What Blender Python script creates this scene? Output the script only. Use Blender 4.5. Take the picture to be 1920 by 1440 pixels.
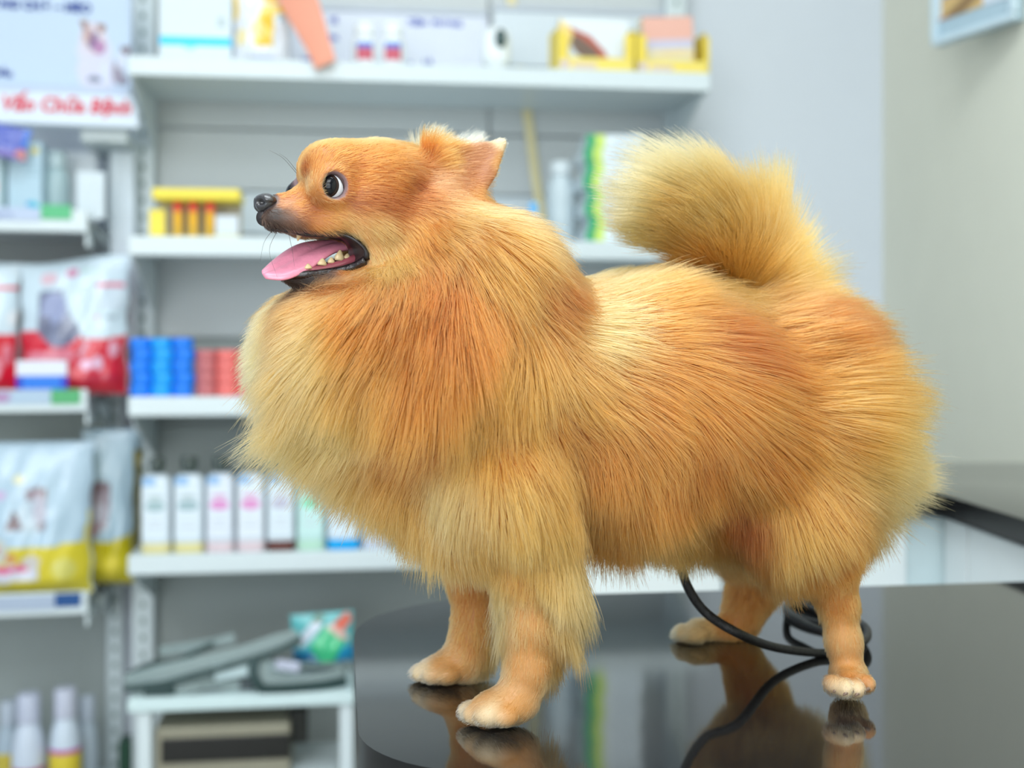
import bpy, bmesh, math, random
import numpy as np
from mathutils import Vector, Matrix, kdtree

random.seed(7)
rng = np.random.default_rng(11)
scene = bpy.context.scene
COL = scene.collection
for o in list(bpy.data.objects):
    bpy.data.objects.remove(o)

# ------------------------------------------------------------------ camera, light, exposure
FPX = 2300.0                    # focal length in pixels of the 1920 x 1440 frame
HY = 645.0                      # height of the horizon in the frame
CAM_Z = 0.968
cam_d = bpy.data.cameras.new('camera')
cam = bpy.data.objects.new('camera', cam_d)
COL.objects.link(cam)
cam.location = (0, 0, CAM_Z)
cam.rotation_euler = (math.pi / 2, 0, 0)
cam_d.sensor_width = 36.0
cam_d.lens = FPX / 1920 * 36.0
cam_d.shift_y = -(720 - HY) / 1920.0
cam_d.clip_start = 0.02
cam_d.dof.use_dof = True
cam_d.dof.focus_distance = 0.70
cam_d.dof.aperture_fstop = 5.0
scene.camera = cam

world = bpy.data.worlds.new('world')
scene.world = world
world.use_nodes = True
world.node_tree.nodes['Background'].inputs[0].default_value = (0.80, 0.90, 1.0, 1)
world.node_tree.nodes['Background'].inputs[1].default_value = 0.4

def area_light(name, loc, target, size, size_y, power, color):
    d = bpy.data.lights.new(name, 'AREA')
    d.shape = 'RECTANGLE'
    d.size, d.size_y = size, size_y
    d.energy = power
    d.color = color
    o = bpy.data.objects.new(name, d)
    COL.objects.link(o)
    o.location = loc
    o.rotation_euler = (Vector(target) - Vector(loc)).to_track_quat('-Z', 'Y').to_euler()
    return o

area_light('ceiling_panel_light', (-0.1, 0.5, 2.66), (-0.05, 0.7, 0), 1.3, 1.0, 52, (0.87, 0.955, 1.0))
area_light('ceiling_panel_light', (-0.5, -1.4, 2.66), (-0.5, -1.2, 0), 1.4, 1.2, 56, (0.87, 0.955, 1.0))
area_light('dog_fill_light', (-0.55, -0.62, 1.75), (0.05, 0.78, 0.93), 1.1, 0.9, 15, (1.0, 0.97, 0.93))  # added fill close to the dog to brighten it; no lamp known here
area_light('shop_window_light', (-0.7, -2.3, 1.15), (0.0, 1.5, 0.75), 1.9, 1.7, 60, (0.90, 0.96, 1.0))

vs = scene.view_settings
vs.view_transform = 'Standard'
vs.look = 'None'
vs.gamma = 1.0
vs.use_curve_mapping = False
vs.exposure = -0.7
try:
    scene.cycles.use_denoising = True
    scene.cycles.max_bounces = 7
    scene.cycles.transparent_max_bounces = 8
    scene.cycles_curves.shape = 'RIBBONS'
except Exception:
    pass

# ------------------------------------------------------------------ helpers
def lin(c):
    return tuple((v / 12.92 if v <= 0.04045 else ((v + 0.055) / 1.055) ** 2.4) for v in (x / 255.0 for x in c[:3]))

MATS = {}
def mat(name, rgb, rough=0.5, metal=0.0, var=0.06, scale=30.0, spec=0.5, bump=0.0, coat=0.0, trans=0.0, alpha=1.0, ior=1.45):
    if name in MATS:
        return MATS[name]
    m = bpy.data.materials.new(name)
    m.use_nodes = True
    nt = m.node_tree
    b = nt.nodes['Principled BSDF']
    c = lin(rgb)
    tc = nt.nodes.new('ShaderNodeTexCoord')
    nz = nt.nodes.new('ShaderNodeTexNoise')
    nz.inputs['Scale'].default_value = scale
    nz.inputs['Detail'].default_value = 3
    nt.links.new(tc.outputs['Object'], nz.inputs['Vector'])
    mx = nt.nodes.new('ShaderNodeMix')
    mx.data_type = 'RGBA'
    mx.inputs[6].default_value = (*[x * (1 - var) for x in c], 1)
    mx.inputs[7].default_value = (*[min(1, x * (1 + var)) for x in c], 1)
    nt.links.new(nz.outputs['Fac'], mx.inputs[0])
    nt.links.new(mx.outputs[2], b.inputs['Base Color'])
    b.inputs['Roughness'].default_value = rough
    b.inputs['Metallic'].default_value = metal
    b.inputs['Specular IOR Level'].default_value = spec
    b.inputs['Coat Weight'].default_value = coat
    b.inputs['Coat Roughness'].default_value = 0.05
    b.inputs['Transmission Weight'].default_value = trans
    b.inputs['IOR'].default_value = ior
    b.inputs['Alpha'].default_value = alpha
    if bump:
        bp = nt.nodes.new('ShaderNodeBump')
        bp.inputs['Strength'].default_value = bump
        bp.inputs['Distance'].default_value = 0.002
        nt.links.new(nz.outputs['Fac'], bp.inputs['Height'])
        nt.links.new(bp.outputs['Normal'], b.inputs['Normal'])
    MATS[name] = m
    return m

def print_mat(name, rough=0.4, coat=0.0, attr='print', bump=0.0):
    """colours come from the printed design held in the mesh's colour attribute"""
    if name in MATS:
        return MATS[name]
    m = bpy.data.materials.new(name)
    m.use_nodes = True
    nt = m.node_tree
    b = nt.nodes['Principled BSDF']
    a = nt.nodes.new('ShaderNodeVertexColor')
    a.layer_name = attr
    nt.links.new(a.outputs['Color'], b.inputs['Base Color'])
    b.inputs['Roughness'].default_value = rough
    b.inputs['Coat Weight'].default_value = coat
    b.inputs['Coat Roughness'].default_value = 0.08
    if bump:
        tc = nt.nodes.new('ShaderNodeTexCoord')
        nz = nt.nodes.new('ShaderNodeTexNoise')
        nz.inputs['Scale'].default_value = 22
        nz.inputs['Detail'].default_value = 2
        nt.links.new(tc.outputs['Object'], nz.inputs['Vector'])
        bp = nt.nodes.new('ShaderNodeBump')
        bp.inputs['Strength'].default_value = bump
        bp.inputs['Distance'].default_value = 0.01
        nt.links.new(nz.outputs['Fac'], bp.inputs['Height'])
        nt.links.new(bp.outputs['Normal'], b.inputs['Normal'])
    MATS[name] = m
    return m

def link(name, data, parent=None):
    o = bpy.data.objects.new(name, data)
    COL.objects.link(o)
    if parent is not None:
        o.parent = parent
    return o

def tag(o, label=None, cat=None, group=None, kind=None):
    for k, v in (('label', label), ('category', cat), ('group', group), ('kind', kind)):
        if v:
            o[k] = v
    return o

def empty(name, loc=(0, 0, 0), rz=0.0):
    o = link(name, None)
    o.empty_display_size = 0.03
    o.location = loc
    o.rotation_euler = (0, 0, rz)
    return o

class MB:
    """collects shapes for ONE mesh object"""
    def __init__(self):
        self.bm = bmesh.new()
    def box(self, x0, x1, y0, y1, z0, z1, bev=0.0, seg=2, mi=0):
        b = bmesh.new()
        vs_ = [b.verts.new((x, y, z)) for z in (z0, z1) for y in (y0, y1) for x in (x0, x1)]
        for f in ((0, 2, 3, 1), (4, 5, 7, 6), (0, 1, 5, 4), (1, 3, 7, 5), (3, 2, 6, 7), (2, 0, 4, 6)):
            b.faces.new([vs_[i] for i in f])
        if bev:
            bmesh.ops.bevel(b, geom=b.edges[:], offset=bev, segments=seg, affect='EDGES', profile=0.5)
        return self._take(b, mi)
    def _take(self, b, mi=0, mtx=None):
        if mtx is not None:
            b.transform(mtx)
        for f in b.faces:
            f.material_index = mi
        me = bpy.data.meshes.new('tmp')
        b.to_mesh(me)
        b.free()
        self.bm.from_mesh(me)
        bpy.data.meshes.remove(me)
        return self
    def prism(self, poly, y0, y1, bev=0.0, mi=0, mtx=None, seg=2):
        """polygon in x,z extruded along y"""
        b = bmesh.new()
        a = [b.verts.new((p[0], y0, p[-1])) for p in poly]
        c = [b.verts.new((p[0], y1, p[-1])) for p in poly]
        n = len(poly)
        b.faces.new(a)
        b.faces.new(c[::-1])
        for i in range(n):
            j = (i + 1) % n
            b.faces.new((a[j], a[i], c[i], c[j]))
        bmesh.ops.recalc_face_normals(b, faces=b.faces[:])
        if bev:
            bmesh.ops.bevel(b, geom=b.edges[:], offset=bev, segments=seg, affect='EDGES', profile=0.5)
        return self._take(b, mi, mtx)
    def lathe(self, prof, n=24, sx=1.0, sy=1.0, loc=(0, 0, 0), mi=0, mtx=None, sq=2.0):
        """profile of (radius, z); sq > 2 squares the cross-section"""
        b = bmesh.new()
        rings = []
        for r, z in prof:
            ring = []
            for k in range(n):
                t = 2 * math.pi * k / n
                c, s = math.cos(t), math.sin(t)
                q = (abs(c) ** sq + abs(s) ** sq) ** (-1.0 / sq)
                ring.append(b.verts.new((loc[0] + r * c * q * sx, loc[1] + r * s * q * sy, loc[2] + z)))
            rings.append(ring)
        for i in range(len(rings) - 1):
            for k in range(n):
                j = (k + 1) % n
                b.faces.new((rings[i][k], rings[i][j], rings[i + 1][j], rings[i + 1][k]))
        if prof[0][0] > 1e-6:
            b.faces.new(rings[0][::-1])
        if prof[-1][0] > 1e-6:
            b.faces.new(rings[-1])
        bmesh.ops.remove_doubles(b, verts=b.verts[:], dist=1e-6)
        return self._take(b, mi, mtx)
    def tube(self, pts, rad, n=10, mi=0, flat=1.0, up=(0, 0, 1)):
        pts = [Vector(p) for p in pts]
        b = bmesh.new()
        rings = []
        prev = None
        for i, p in enumerate(pts):
            t = (pts[min(i + 1, len(pts) - 1)] - pts[max(i - 1, 0)]).normalized()
            if prev is None:
                u = Vector(up)
                if abs(u.dot(t)) > 0.95:
                    u = Vector((1, 0, 0))
            else:
                u = prev
            u = (u - t * u.dot(t)).normalized()
            prev = u
            w = t.cross(u)
            r = rad[i] if hasattr(rad, '__len__') else rad
            rings.append([b.verts.new(p + (u * math.cos(2 * math.pi * k / n) * flat + w * math.sin(2 * math.pi * k / n)) * r) for k in range(n)])
        for i in range(len(rings) - 1):
            for k in range(n):
                j = (k + 1) % n
                b.faces.new((rings[i][k], rings[i][j], rings[i + 1][j], rings[i + 1][k]))
        b.faces.new(rings[0][::-1])
        b.faces.new(rings[-1])
        return self._take(b, mi)
    def build(self, name, mats, parent=None, smooth=False):
        me = bpy.data.meshes.new(name)
        bmesh.ops.recalc_face_normals(self.bm, faces=self.bm.faces[:])
        self.bm.to_mesh(me)
        self.bm.free()
        for m in (mats if isinstance(mats, (list, tuple)) else [mats]):
            me.materials.append(m)
        if smooth:
            me.polygons.foreach_set('use_smooth', [True] * len(me.polygons))
            if smooth == 'auto':
                me.set_sharp_from_angle(angle=math.radians(40))
        return link(name, me, parent)

def smooth_pts(ctrl, n):
    """Catmull-Rom through control points"""
    P = [Vector(p) for p in ctrl]
    P = [P[0] * 2 - P[1]] + P + [P[-1] * 2 - P[-2]]
    out = []
    segs = len(P) - 3
    for i in range(n):
        s = i / (n - 1) * segs
        k = min(int(s), segs - 1)
        t = s - k
        a, b, c, d = P[k:k + 4]
        out.append(0.5 * ((2 * b) + (c - a) * t + (2 * a - 5 * b + 4 * c - d) * t * t + (3 * b - a - 3 * c + d) * t ** 3))
    return out

def copy_tree(o, parent=None):
    c = o.copy()
    COL.objects.link(c)
    if parent is not None:
        c.parent = parent
    for ch in list(o.children):
        copy_tree(ch, c)
    return c

def text_part(txt, size, loc, rot, m, parent, align='LEFT', italic=0.0, ext=0.0006, bold=0.0, sx=1.0, name='lettering'):
    cu = bpy.data.curves.new(name, 'FONT')
    cu.body = txt
    cu.size = size
    cu.align_x = align
    cu.extrude = ext
    cu.shear = italic
    cu.offset = bold
    cu.resolution_u = 3
    t = link('tmp_text', cu)
    dg = bpy.context.evaluated_depsgraph_get()
    me = bpy.data.meshes.new_from_object(t.evaluated_get(dg))
    bpy.data.objects.remove(t)
    me.materials.clear()
    me.materials.append(m)
    o = link(name, me, parent)
    o.location = loc
    o.rotation_euler = rot
    o.scale = (sx, 1, 1)
    return o

class Frame:
    """a vertical plane turned by ang about z, through (ox, oy): u runs right, d runs away from the camera"""
    def __init__(self, ox, oy, ang):
        self.ox, self.oy, self.a = ox, oy, math.radians(ang)
        self.U = (math.cos(self.a), math.sin(self.a))
        self.D = (-math.sin(self.a), math.cos(self.a))
    def at(self, px, py, d=0.0):
        """world point seen at frame pixel px,py on the plane d"""
        rx, rz = (px - 960) / FPX, -(py - HY) / FPX
        # (rx*Y-ox)*Dx + (Y-oy)*Dy = d
        Y = (d + self.ox * self.D[0] + self.oy * self.D[1]) / (rx * self.D[0] + self.D[1])
        return Vector((rx * Y, Y, CAM_Z + rz * Y))
    def u(self, px, d=0.0):
        p = self.at(px, HY, d)
        return (p.x - self.ox) * self.U[0] + (p.y - self.oy) * self.U[1]
    def w(self, u, d, z):
        return Vector((self.ox + u * self.U[0] + d * self.D[0], self.oy + u * self.U[1] + d * self.D[1], z))
    def scale(self, px, d=0.0):
        return self.at(px, HY, d).y / FPX

TABLE_Z = 0.75
# ------------------------------------------------------------------ the room
FS = Frame(*FS_ORIGIN, 7.8) if 'FS_ORIGIN' in globals() else Frame((240 - 960) / FPX * 2.25, 2.25, 7.8)
FL = Frame((165 - 960) / FPX * 2.30, 2.30, 12.0)
FT = Frame(-0.0975, 0.768, 8.0)
FC = Frame(0.517, 1.495, 2.0)
BACK = 0.37
CORNER = FS.at(1655, HY, BACK)
WALL_END = Vector((0.95, -3.0, 0))
H_ROOM = 2.75

WHITEWALL = mat('wall_white_paint', (222, 229, 238), rough=0.6, var=0.02, scale=6, bump=0.05)
CREAM = mat('wall_cream_paint', (238, 237, 220), rough=0.7, var=0.03, scale=9, bump=0.1)
def slab(name, pts, z0, z1, m, bev=0.0):
    b = MB()
    b.prism([(p[0], 0, p[1]) for p in pts], z0, z1, bev=bev)
    o = b.build(name, m)
    me_ = o.data
    for v in me_.vertices:                         # prism is drawn in x,z: turn it up
        x, y, z = v.co
        v.co = (x, z, y)
    bmx = bmesh.new(); bmx.from_mesh(me_); bmesh.ops.recalc_face_normals(bmx, faces=bmx.faces[:]); bmx.to_mesh(me_); bmx.free()
    return o
lu = FS.w(-1.75, BACK, 0)
ru = FS.w(FS.u(1655, BACK), BACK, 0)
t_ = 0.1
D3 = Vector((FS.D[0], FS.D[1], 0)) * t_
tag(slab('wall_back', [lu, ru + Vector((0.12, 0.016, 0)), ru + Vector((0.12, 0.016, 0)) + D3, lu + D3], 0, H_ROOM, WHITEWALL), kind='structure')
tag(slab('wall_right', [(ru.x, ru.y), (WALL_END.x, WALL_END.y), (WALL_END.x + t_, WALL_END.y), (ru.x + t_, ru.y)], 0, H_ROOM, CREAM), kind='structure')
tag(slab('wall_left', [(lu.x - t_, lu.y), (lu.x - t_, -3.0), (lu.x, -3.0), (lu.x, lu.y)], 0, H_ROOM, WHITEWALL), kind='structure')
tag(slab('wall_front', [(lu.x - t_, -3.1), (WALL_END.x + t_, -3.1), (WALL_END.x + t_, -3.0), (lu.x - t_, -3.0)], 0, H_ROOM, WHITEWALL), kind='structure')
def grid_tiles():
    fm = mat('floor_tile', (176, 172, 164), rough=0.25, var=0.06, scale=4)
    nt = fm.node_tree
    bk = nt.nodes.new('ShaderNodeTexBrick')
    bk.offset = 0
    bk.inputs['Scale'].default_value = 1.0
    bk.inputs['Mortar Size'].default_value = 0.004
    bk.inputs['Brick Width'].default_value = 0.6
    bk.inputs['Row Height'].default_value = 0.6
    bk.inputs['Color1'].default_value = (*lin((176, 172, 164)), 1)
    bk.inputs['Color2'].default_value = (*lin((170, 167, 160)), 1)
    bk.inputs['Mortar'].default_value = (*lin((120, 116, 110)), 1)
    tc = [n for n in nt.nodes if n.type == 'TEX_COORD'][0]
    nt.links.new(tc.outputs['Object'], bk.inputs['Vector'])
    nt.links.new(bk.outputs['Color'], nt.nodes['Principled BSDF'].inputs['Base Color'])
    return fm
FLOORP = [(lu.x - t_, -3.1), (WALL_END.x + t_, -3.1), (WALL_END.x + t_, ru.y + 0.2), (lu.x - t_, lu.y + 0.2)]
tag(slab('floor', FLOORP, -0.1, 0.0, grid_tiles()), kind='structure')
tag(slab('ceiling', FLOORP, H_ROOM, H_ROOM + 0.1, mat('ceiling_paint', (238, 240, 242), rough=0.8, var=0.02)), kind='structure')

# ------------------------------------------------------------------ printed designs
PAPER = print_mat('printed_paper', rough=0.45)
FOIL = print_mat('printed_foil', rough=0.30, coat=0.5, bump=0.5)
def paint(us, vs_, layers, base):
    """colours (sRGB) at u,v in 0..1; layers painted in order"""
    C = np.empty(us.shape + (3,)); C[:] = lin(base)
    for L in layers:
        k, c = L[0], lin(L[-1])
        if k == 'r':
            m = (us >= L[1]) & (us <= L[2]) & (vs_ >= L[3]) & (vs_ <= L[4])
        elif k == 'e':
            m = ((us - L[1]) / L[3]) ** 2 + ((vs_ - L[2]) / L[4]) ** 2 <= 1
        else:
            P = L[1]; m = np.zeros(us.shape, bool)
            for (x0, y0), (x1, y1) in zip(P, P[1:] + P[:1]):
                cr = ((y0 > vs_) != (y1 > vs_))
                with np.errstate(divide='ignore', invalid='ignore'):
                    m ^= cr & (us < (x1 - x0) * (vs_ - y0) / (y1 - y0 + 1e-12) + x0)
        C[m] = c
    return C
def grid_mesh(name, X, Y, Z, C, m, close=None, smooth=False):
    """front grid (ny, nx arrays) with printed colours"""
    ny, nx = X.shape
    me_ = bpy.data.meshes.new(name)
    co = np.stack([X, Y, Z], -1).reshape(-1, 3)
    i = np.arange(ny * nx).reshape(ny, nx)
    F = np.stack([i[:-1, :-1], i[:-1, 1:], i[1:, 1:], i[1:, :-1]], -1).reshape(-1, 4)
    return co, F, C.reshape(-1, 3)
def mesh_from(name, co, F, C, m, parent=None, smooth=False):
    me_ = bpy.data.meshes.new(name)
    me_.from_pydata([tuple(c) for c in co], [], [tuple(int(k) for k in f) for f in F])
    ca_ = me_.color_attributes.new('print', 'FLOAT_COLOR', 'POINT')
    ca_.data.foreach_set('color', np.c_[C, np.ones(len(C))].astype(np.float32).ravel())
    me_.materials.append(m)
    if smooth:
        me_.polygons.foreach_set('use_smooth', [True] * len(me_.polygons))
    return link(name, me_, parent)
def printed_board(name, w, h, t, layers, base, m=None, parent=None, n=70, edge=None):
    """a flat board w x h x t standing on its base, printed on the front (-y)"""
    nx = max(4, int(n)); ny = max(4, int(n * h / w)) if h < 3 * w else 3 * n
    u, v = np.meshgrid(np.linspace(0, 1, nx), np.linspace(0, 1, ny))
    C = paint(u, v, layers, base)
    co, F, Cc = grid_mesh(name, (u - .5) * w, np.full_like(u, -t / 2), v * h, C, m)
    k = len(co)
    ec = lin(edge or base)
    ex = [(-w/2, -t/2, 0), (w/2, -t/2, 0), (w/2, t/2, 0), (-w/2, t/2, 0), (-w/2, -t/2, h), (w/2, -t/2, h), (w/2, t/2, h), (-w/2, t/2, h)]
    co = np.vstack([co, ex]); Cc = np.vstack([Cc, [ec] * 8])
    F = F.tolist() + [[k + a for a in f] for f in ((1, 2, 6, 5), (2, 3, 7, 6), (3, 0, 4, 7), (4, 5, 6, 7), (0, 3, 2, 1))]
    return mesh_from(name, co, F, Cc, m or PAPER, parent)
def bag_mesh(name, w, h, t, layers, base, parent=None, seed=0, nx=54, ny=66, back=(200, 200, 205), top_dip=0.0, lean=0.0):
    """a filled pouch: bulging front and back that meet in a crimped outline"""
    r = np.random.default_rng(seed)
    u, v = np.meshgrid(np.linspace(0, 1, nx), np.linspace(0, 1, ny))
    e = 2 * u - 1
    wid = 1 - 0.05 * np.sin(v * math.pi) * (np.abs(e)) - 0.02 * np.sin(v * 23 + seed) * (np.abs(e) > .8)
    X = e * w / 2 * wid
    ph = r.uniform(0, 6, 6)
    Z = v * h + top_dip * h * (v ** 3) * (0.5 * np.sin(e * 2.2 + ph[0]) - 0.2 * e)
    bul = np.clip(1 - np.abs(e) ** 2.6, 0, 1) ** 0.7 * np.clip(v * 9, 0, 1) ** 0.6 * np.clip((1 - v) * 1.5, 0, 1) ** 0.8
    wr = 0.05 * np.sin(e * 9 + v * 6 + ph[1]) + 0.05 * np.sin(v * 17 + e * 4 + ph[2]) + 0.04 * np.sin((e - v) * 14 + ph[3])
    T = bul * t / 2 * (1 + wr)
    C = paint(u, v, layers, base)
    n = nx * ny
    co1, F1, C1 = grid_mesh('f', X, -T + lean * v * h, Z, C, None)
    co2 = co1.copy(); co2[:, 1] = (T * 0.8 + lean * v * h).ravel()
    F2 = F1[:, ::-1] + n
    C2 = np.array([lin(back)] * n)
    rim = np.concatenate([np.arange(nx), np.arange(1, ny) * nx + nx - 1, (ny - 1) * nx + np.arange(nx - 2, -1, -1), np.arange(ny - 2, 0, -1) * nx])
    rn = np.roll(rim, -1)
    F3 = np.stack([rim, rim + n, rn + n, rn], -1)
    return mesh_from(name, np.vstack([co1, co2]), np.vstack([F1, F2, F3]), np.vstack([C1, C2]), FOIL, parent, smooth=True)

def put_at(o, F, u, d, z, rz=0.0):
    p = F.w(u, d, z)
    o.location = p
    o.rotation_euler = (0, 0, F.a + rz)
    return o
def span(F, px0, px1, d):
    a, b = F.u(px0, d), F.u(px1, d)
    return (a + b) / 2, b - a
def zz(F, px, py, d):
    return F.at(px, py, d).z

# ------------------------------------------------------------------ the right shelving bay
SHELF_WHITE = mat('shelf_white_enamel', (216, 227, 231), rough=0.35, var=0.02, scale=12)
PANEL = mat('shelf_back_panel', (206, 212, 214), rough=0.5, var=0.02, scale=10)
PANEL2 = mat('shelf_back_panel_light', (222, 232, 238), rough=0.5, var=0.02, scale=10)
DARKSLOT = mat('shelf_slot_dark', (132, 152, 148), rough=0.7)
GREY_SHADE = mat('shelf_back_panel_grey_shade', (166, 174, 173), rough=0.6, var=0.03, scale=10)
SW = 1.102
SD = 0.30
Z1, Z2, Z3, Z4 = zz(FS, 240, 105, 0), zz(FS, 245, 443, 0), zz(FS, 243, 745, 0), zz(FS, 243, 1043, 0)
bay = empty('shelf_unit')
put_at(bay, FS, 0, 0, 0)
tag(bay, 'white metal shelving bay with four shelves and slotted uprights behind the dog', 'shelf')
def shelf_board(parent, x0, x1, z, depth, lip=0.035, slab_t=0.022, name='shelf', d0=0.0):
    b = MB()
    b.box(x0, x1, d0 + 0.002, d0 + depth, z - slab_t, z, bev=0.002)
    b.box(x0, x1, d0 - 0.004, d0 + 0.010, z - lip, z + 0.001, bev=0.003)
    b.box(x0, x0 + 0.004, d0 + 0.004, d0 + depth, z - lip, z - 0.001)
    b.box(x1 - 0.004, x1, d0 + 0.004, d0 + depth, z - lip, z - 0.001)
    return b.build(name, SHELF_WHITE, parent)
for z in (Z1, Z2, Z3, Z4):
    shelf_board(bay, 0.0, SW, z, SD)
SLOT = None
def upright(parent, x, y, z0, z1, w=0.044, dep=0.03, step=0.0345):
    global SLOT
    b = MB()
    b.box(x - w / 2, x + w / 2, y, y + dep, z0, z1, bev=0.004)
    o = b.build('upright', SHELF_WHITE, parent)
    if SLOT is None:
        sb = MB(); sb.box(-0.004, 0.004, -0.0008, 0.001, -0.0065, 0.0065, bev=0.0004, seg=1)
        s0 = sb.build('slot', DARKSLOT)
        SLOT = s0.data
        bpy.data.objects.remove(s0)
    k = int((z1 - z0) / step)
    for i in range(k):
        s = link('slot', SLOT, o)
        s.location = (x, y, z0 + 0.02 + i * step)
upright(bay, FS.u(268, 0.27), 0.27, 0.0, 2.05)
upright(bay, FS.u(1268, 0.27), 0.27, 0.0, 2.05)
# back panels, one strip above the other
xa, xb = 0.0, SW
xm = FS.u(918, 0.31)
edges = [0.02, 0.30, 0.56, 0.80, 0.98, 1.20, 1.29, 1.42, 1.56, 1.80, 2.05]
for i in range(len(edges) - 1):
    for (p, q) in ((xa, xm), (xm, xb)):
        b = MB()
        b.box(p + 0.0015, q - 0.0015, 0.312, 0.322, edges[i] + 0.0015, edges[i + 1] - 0.0015, bev=0.003)
        b.build('back_panel', PANEL2 if i in (5,) else (GREY_SHADE if i < 4 else PANEL), bay)  # lower strips darker: shade under the shelves put into their colour
# side brackets under each shelf
BR = None
for z in (Z1, Z2, Z3, Z4):
    for x in (0.006, SW - 0.010):
        if BR is None:
            b = MB()
            b.prism([(0.0, 0, -0.036), (SD - 0.01, 0, -0.036), (SD - 0.01, 0, -0.125), (SD - 0.05, 0, -0.125)], -0.002, 0.002)
            o = b.build('bracket', SHELF_WHITE, bay)
            BR = o.data
            for v in BR.vertices:
                v.co = (v.co.y, v.co.x, v.co.z)
        else:
            o = link('bracket', BR, bay)
        o.location = (x, 0, z)

# ------------------------------------------------------------------ the left shelving unit
LW, LD = 0.62, 0.29
LX0, LX1 = -LW, 0.0
lunit = empty('shelf_unit')
put_at(lunit, FL, 0, 0, 0)
tag(lunit, 'white metal shelving unit full of pet food bags at the left edge', 'shelf')
ZA = zz(FL, 100, 405, 0); ZB = zz(FL, 100, 742, 0); ZC = zz(FL, 100, 1122, 0); ZT = zz(FL, 200, 240, 0.05)
ZG = 0.075
for z in (ZA, ZB, ZC, ZG):
    b = MB()
    b.box(LX0, LX1, 0.002, LD, z - 0.022, z, bev=0.002)
    b.box(LX0, LX1, -0.008, 0.006, z - 0.030, z + 0.012, bev=0.003)
    b.box(LX1 - 0.005, LX1, 0.004, LD, z - 0.055, z - 0.002)
    b.build('shelf', SHELF_WHITE, lunit)
    b = MB()
    b.prism([(0.05, 0, -0.02), (LD - 0.005, 0, -0.02), (LD - 0.005, 0, -0.085), (LD - 0.06, 0, -0.085)], -0.002, 0.002)
    o = b.build('bracket', SHELF_WHITE, lunit)
    for v in o.data.vertices:
        v.co = (v.co.y, v.co.x, v.co.z)
    o.location = (LX1 + 0.012, 0, z)
upright(lunit, 0.020, LD - 0.02, 0.0, ZT - 0.03, w=0.034)
b = MB(); b.box(LX0, 0.0, LD + 0.012, LD + 0.020, 0.02, ZA - 0.01, bev=0.002); b.build('back_panel', GREY_SHADE, lunit)
b = MB(); b.box(LX0, -0.004, 0.165, 0.172, ZA + 0.001, ZT - 0.03, bev=0.002); b.build('back_panel', mat('shelf_back_panel_pale', (232, 240, 247), rough=0.5, var=0.02), lunit)
b = MB(); b.box(-0.02, 0.066, 0.05, LD, ZT - 0.026, ZT, bev=0.003); b.build('shelf', SHELF_WHITE, lunit)
# pale end panel beside the bags
ep0, ep1 = FL.u(206, 0.14), FL.u(257, 0.14)
zb0 = zz(FL, 225, 640, 0.14); zb1 = ZT - 0.03
b = MB()
b.prism([(ep0, 0, zb0), (ep1, 0, zb0), (ep1, 0, zb0 + 0.12), (ep1 - 0.004, 0, zb0 + 0.16), (ep1 - 0.006, 0, zb1), (ep0, 0, zb1)], 0.14, 0.148, bev=0.002)
b.build('end_panel', mat('shelf_end_panel', (214, 226, 236), rough=0.4), lunit)
def price_label(px0, px1, py0, py1, layers, base, txt=None, tc=(110, 130, 170)):
    d = -0.010
    u, w = span(FL, px0, px1, d)
    z0, z1 = zz(FL, (px0 + px1) / 2, py1, d), zz(FL, (px0 + px1) / 2, py0, d)
    o = printed_board('price_label', w, z1 - z0, 0.001, layers, base, parent=lunit, n=16)
    o.location = (u, d, z0)
    if txt:
        text_part(txt, (z1 - z0) * 0.72, (-w * 0.36, -0.001, (z1 - z0) * 0.28), (math.pi / 2, 0, 0), mat('ink_' + '_'.join(map(str, tc)), tc), o, sx=1.1, ext=0.0002)
price_label(-60, 76, 388, 413, [], (186, 200, 226), 'campro', (120, 138, 184))
price_label(77, 134, 384, 411, [], (84, 186, 128))
price_label(-60, 95, 732, 758, [('e', .38, .5, .1, .42, (176, 130, 176))], (176, 198, 220), None)
price_label(96, 151, 730, 758, [], (80, 172, 112))
price_label(-60, 102, 1118, 1146, [], (170, 184, 206), None)
price_label(103, 152, 1112, 1138, [], (8, 74, 138))
# ------------------------------------------------------------------ the glossy table
STONE = bpy.data.materials.new('black_polished_stone')
STONE.use_nodes = True
nt = STONE.node_tree
bs = nt.nodes['Principled BSDF']
tc = nt.nodes.new('ShaderNodeTexCoord')
n1 = nt.nodes.new('ShaderNodeTexNoise'); n1.inputs['Scale'].default_value = 900; n1.inputs['Detail'].default_value = 2
n2 = nt.nodes.new('ShaderNodeTexVoronoi'); n2.inputs['Scale'].default_value = 420
cr = nt.nodes.new('ShaderNodeValToRGB')
cr.color_ramp.elements[0].position = 0.0; cr.color_ramp.elements[0].color = (0.045, 0.045, 0.045, 1)
cr.color_ramp.elements[1].position = 0.09; cr.color_ramp.elements[1].color = (0.011, 0.011, 0.012, 1)
nt.links.new(tc.outputs['Object'], n1.inputs['Vector']); nt.links.new(tc.outputs['Object'], n2.inputs['Vector'])
nt.links.new(n2.outputs['Distance'], cr.inputs[0]); nt.links.new(cr.outputs[0], bs.inputs['Base Color'])
mr = nt.nodes.new('ShaderNodeMapRange'); mr.inputs[3].default_value = 0.045; mr.inputs[4].default_value = 0.085
nt.links.new(n1.outputs['Fac'], mr.inputs[0]); nt.links.new(mr.outputs[0], bs.inputs['Roughness'])
bs.inputs['IOR'].default_value = 2.0
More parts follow.
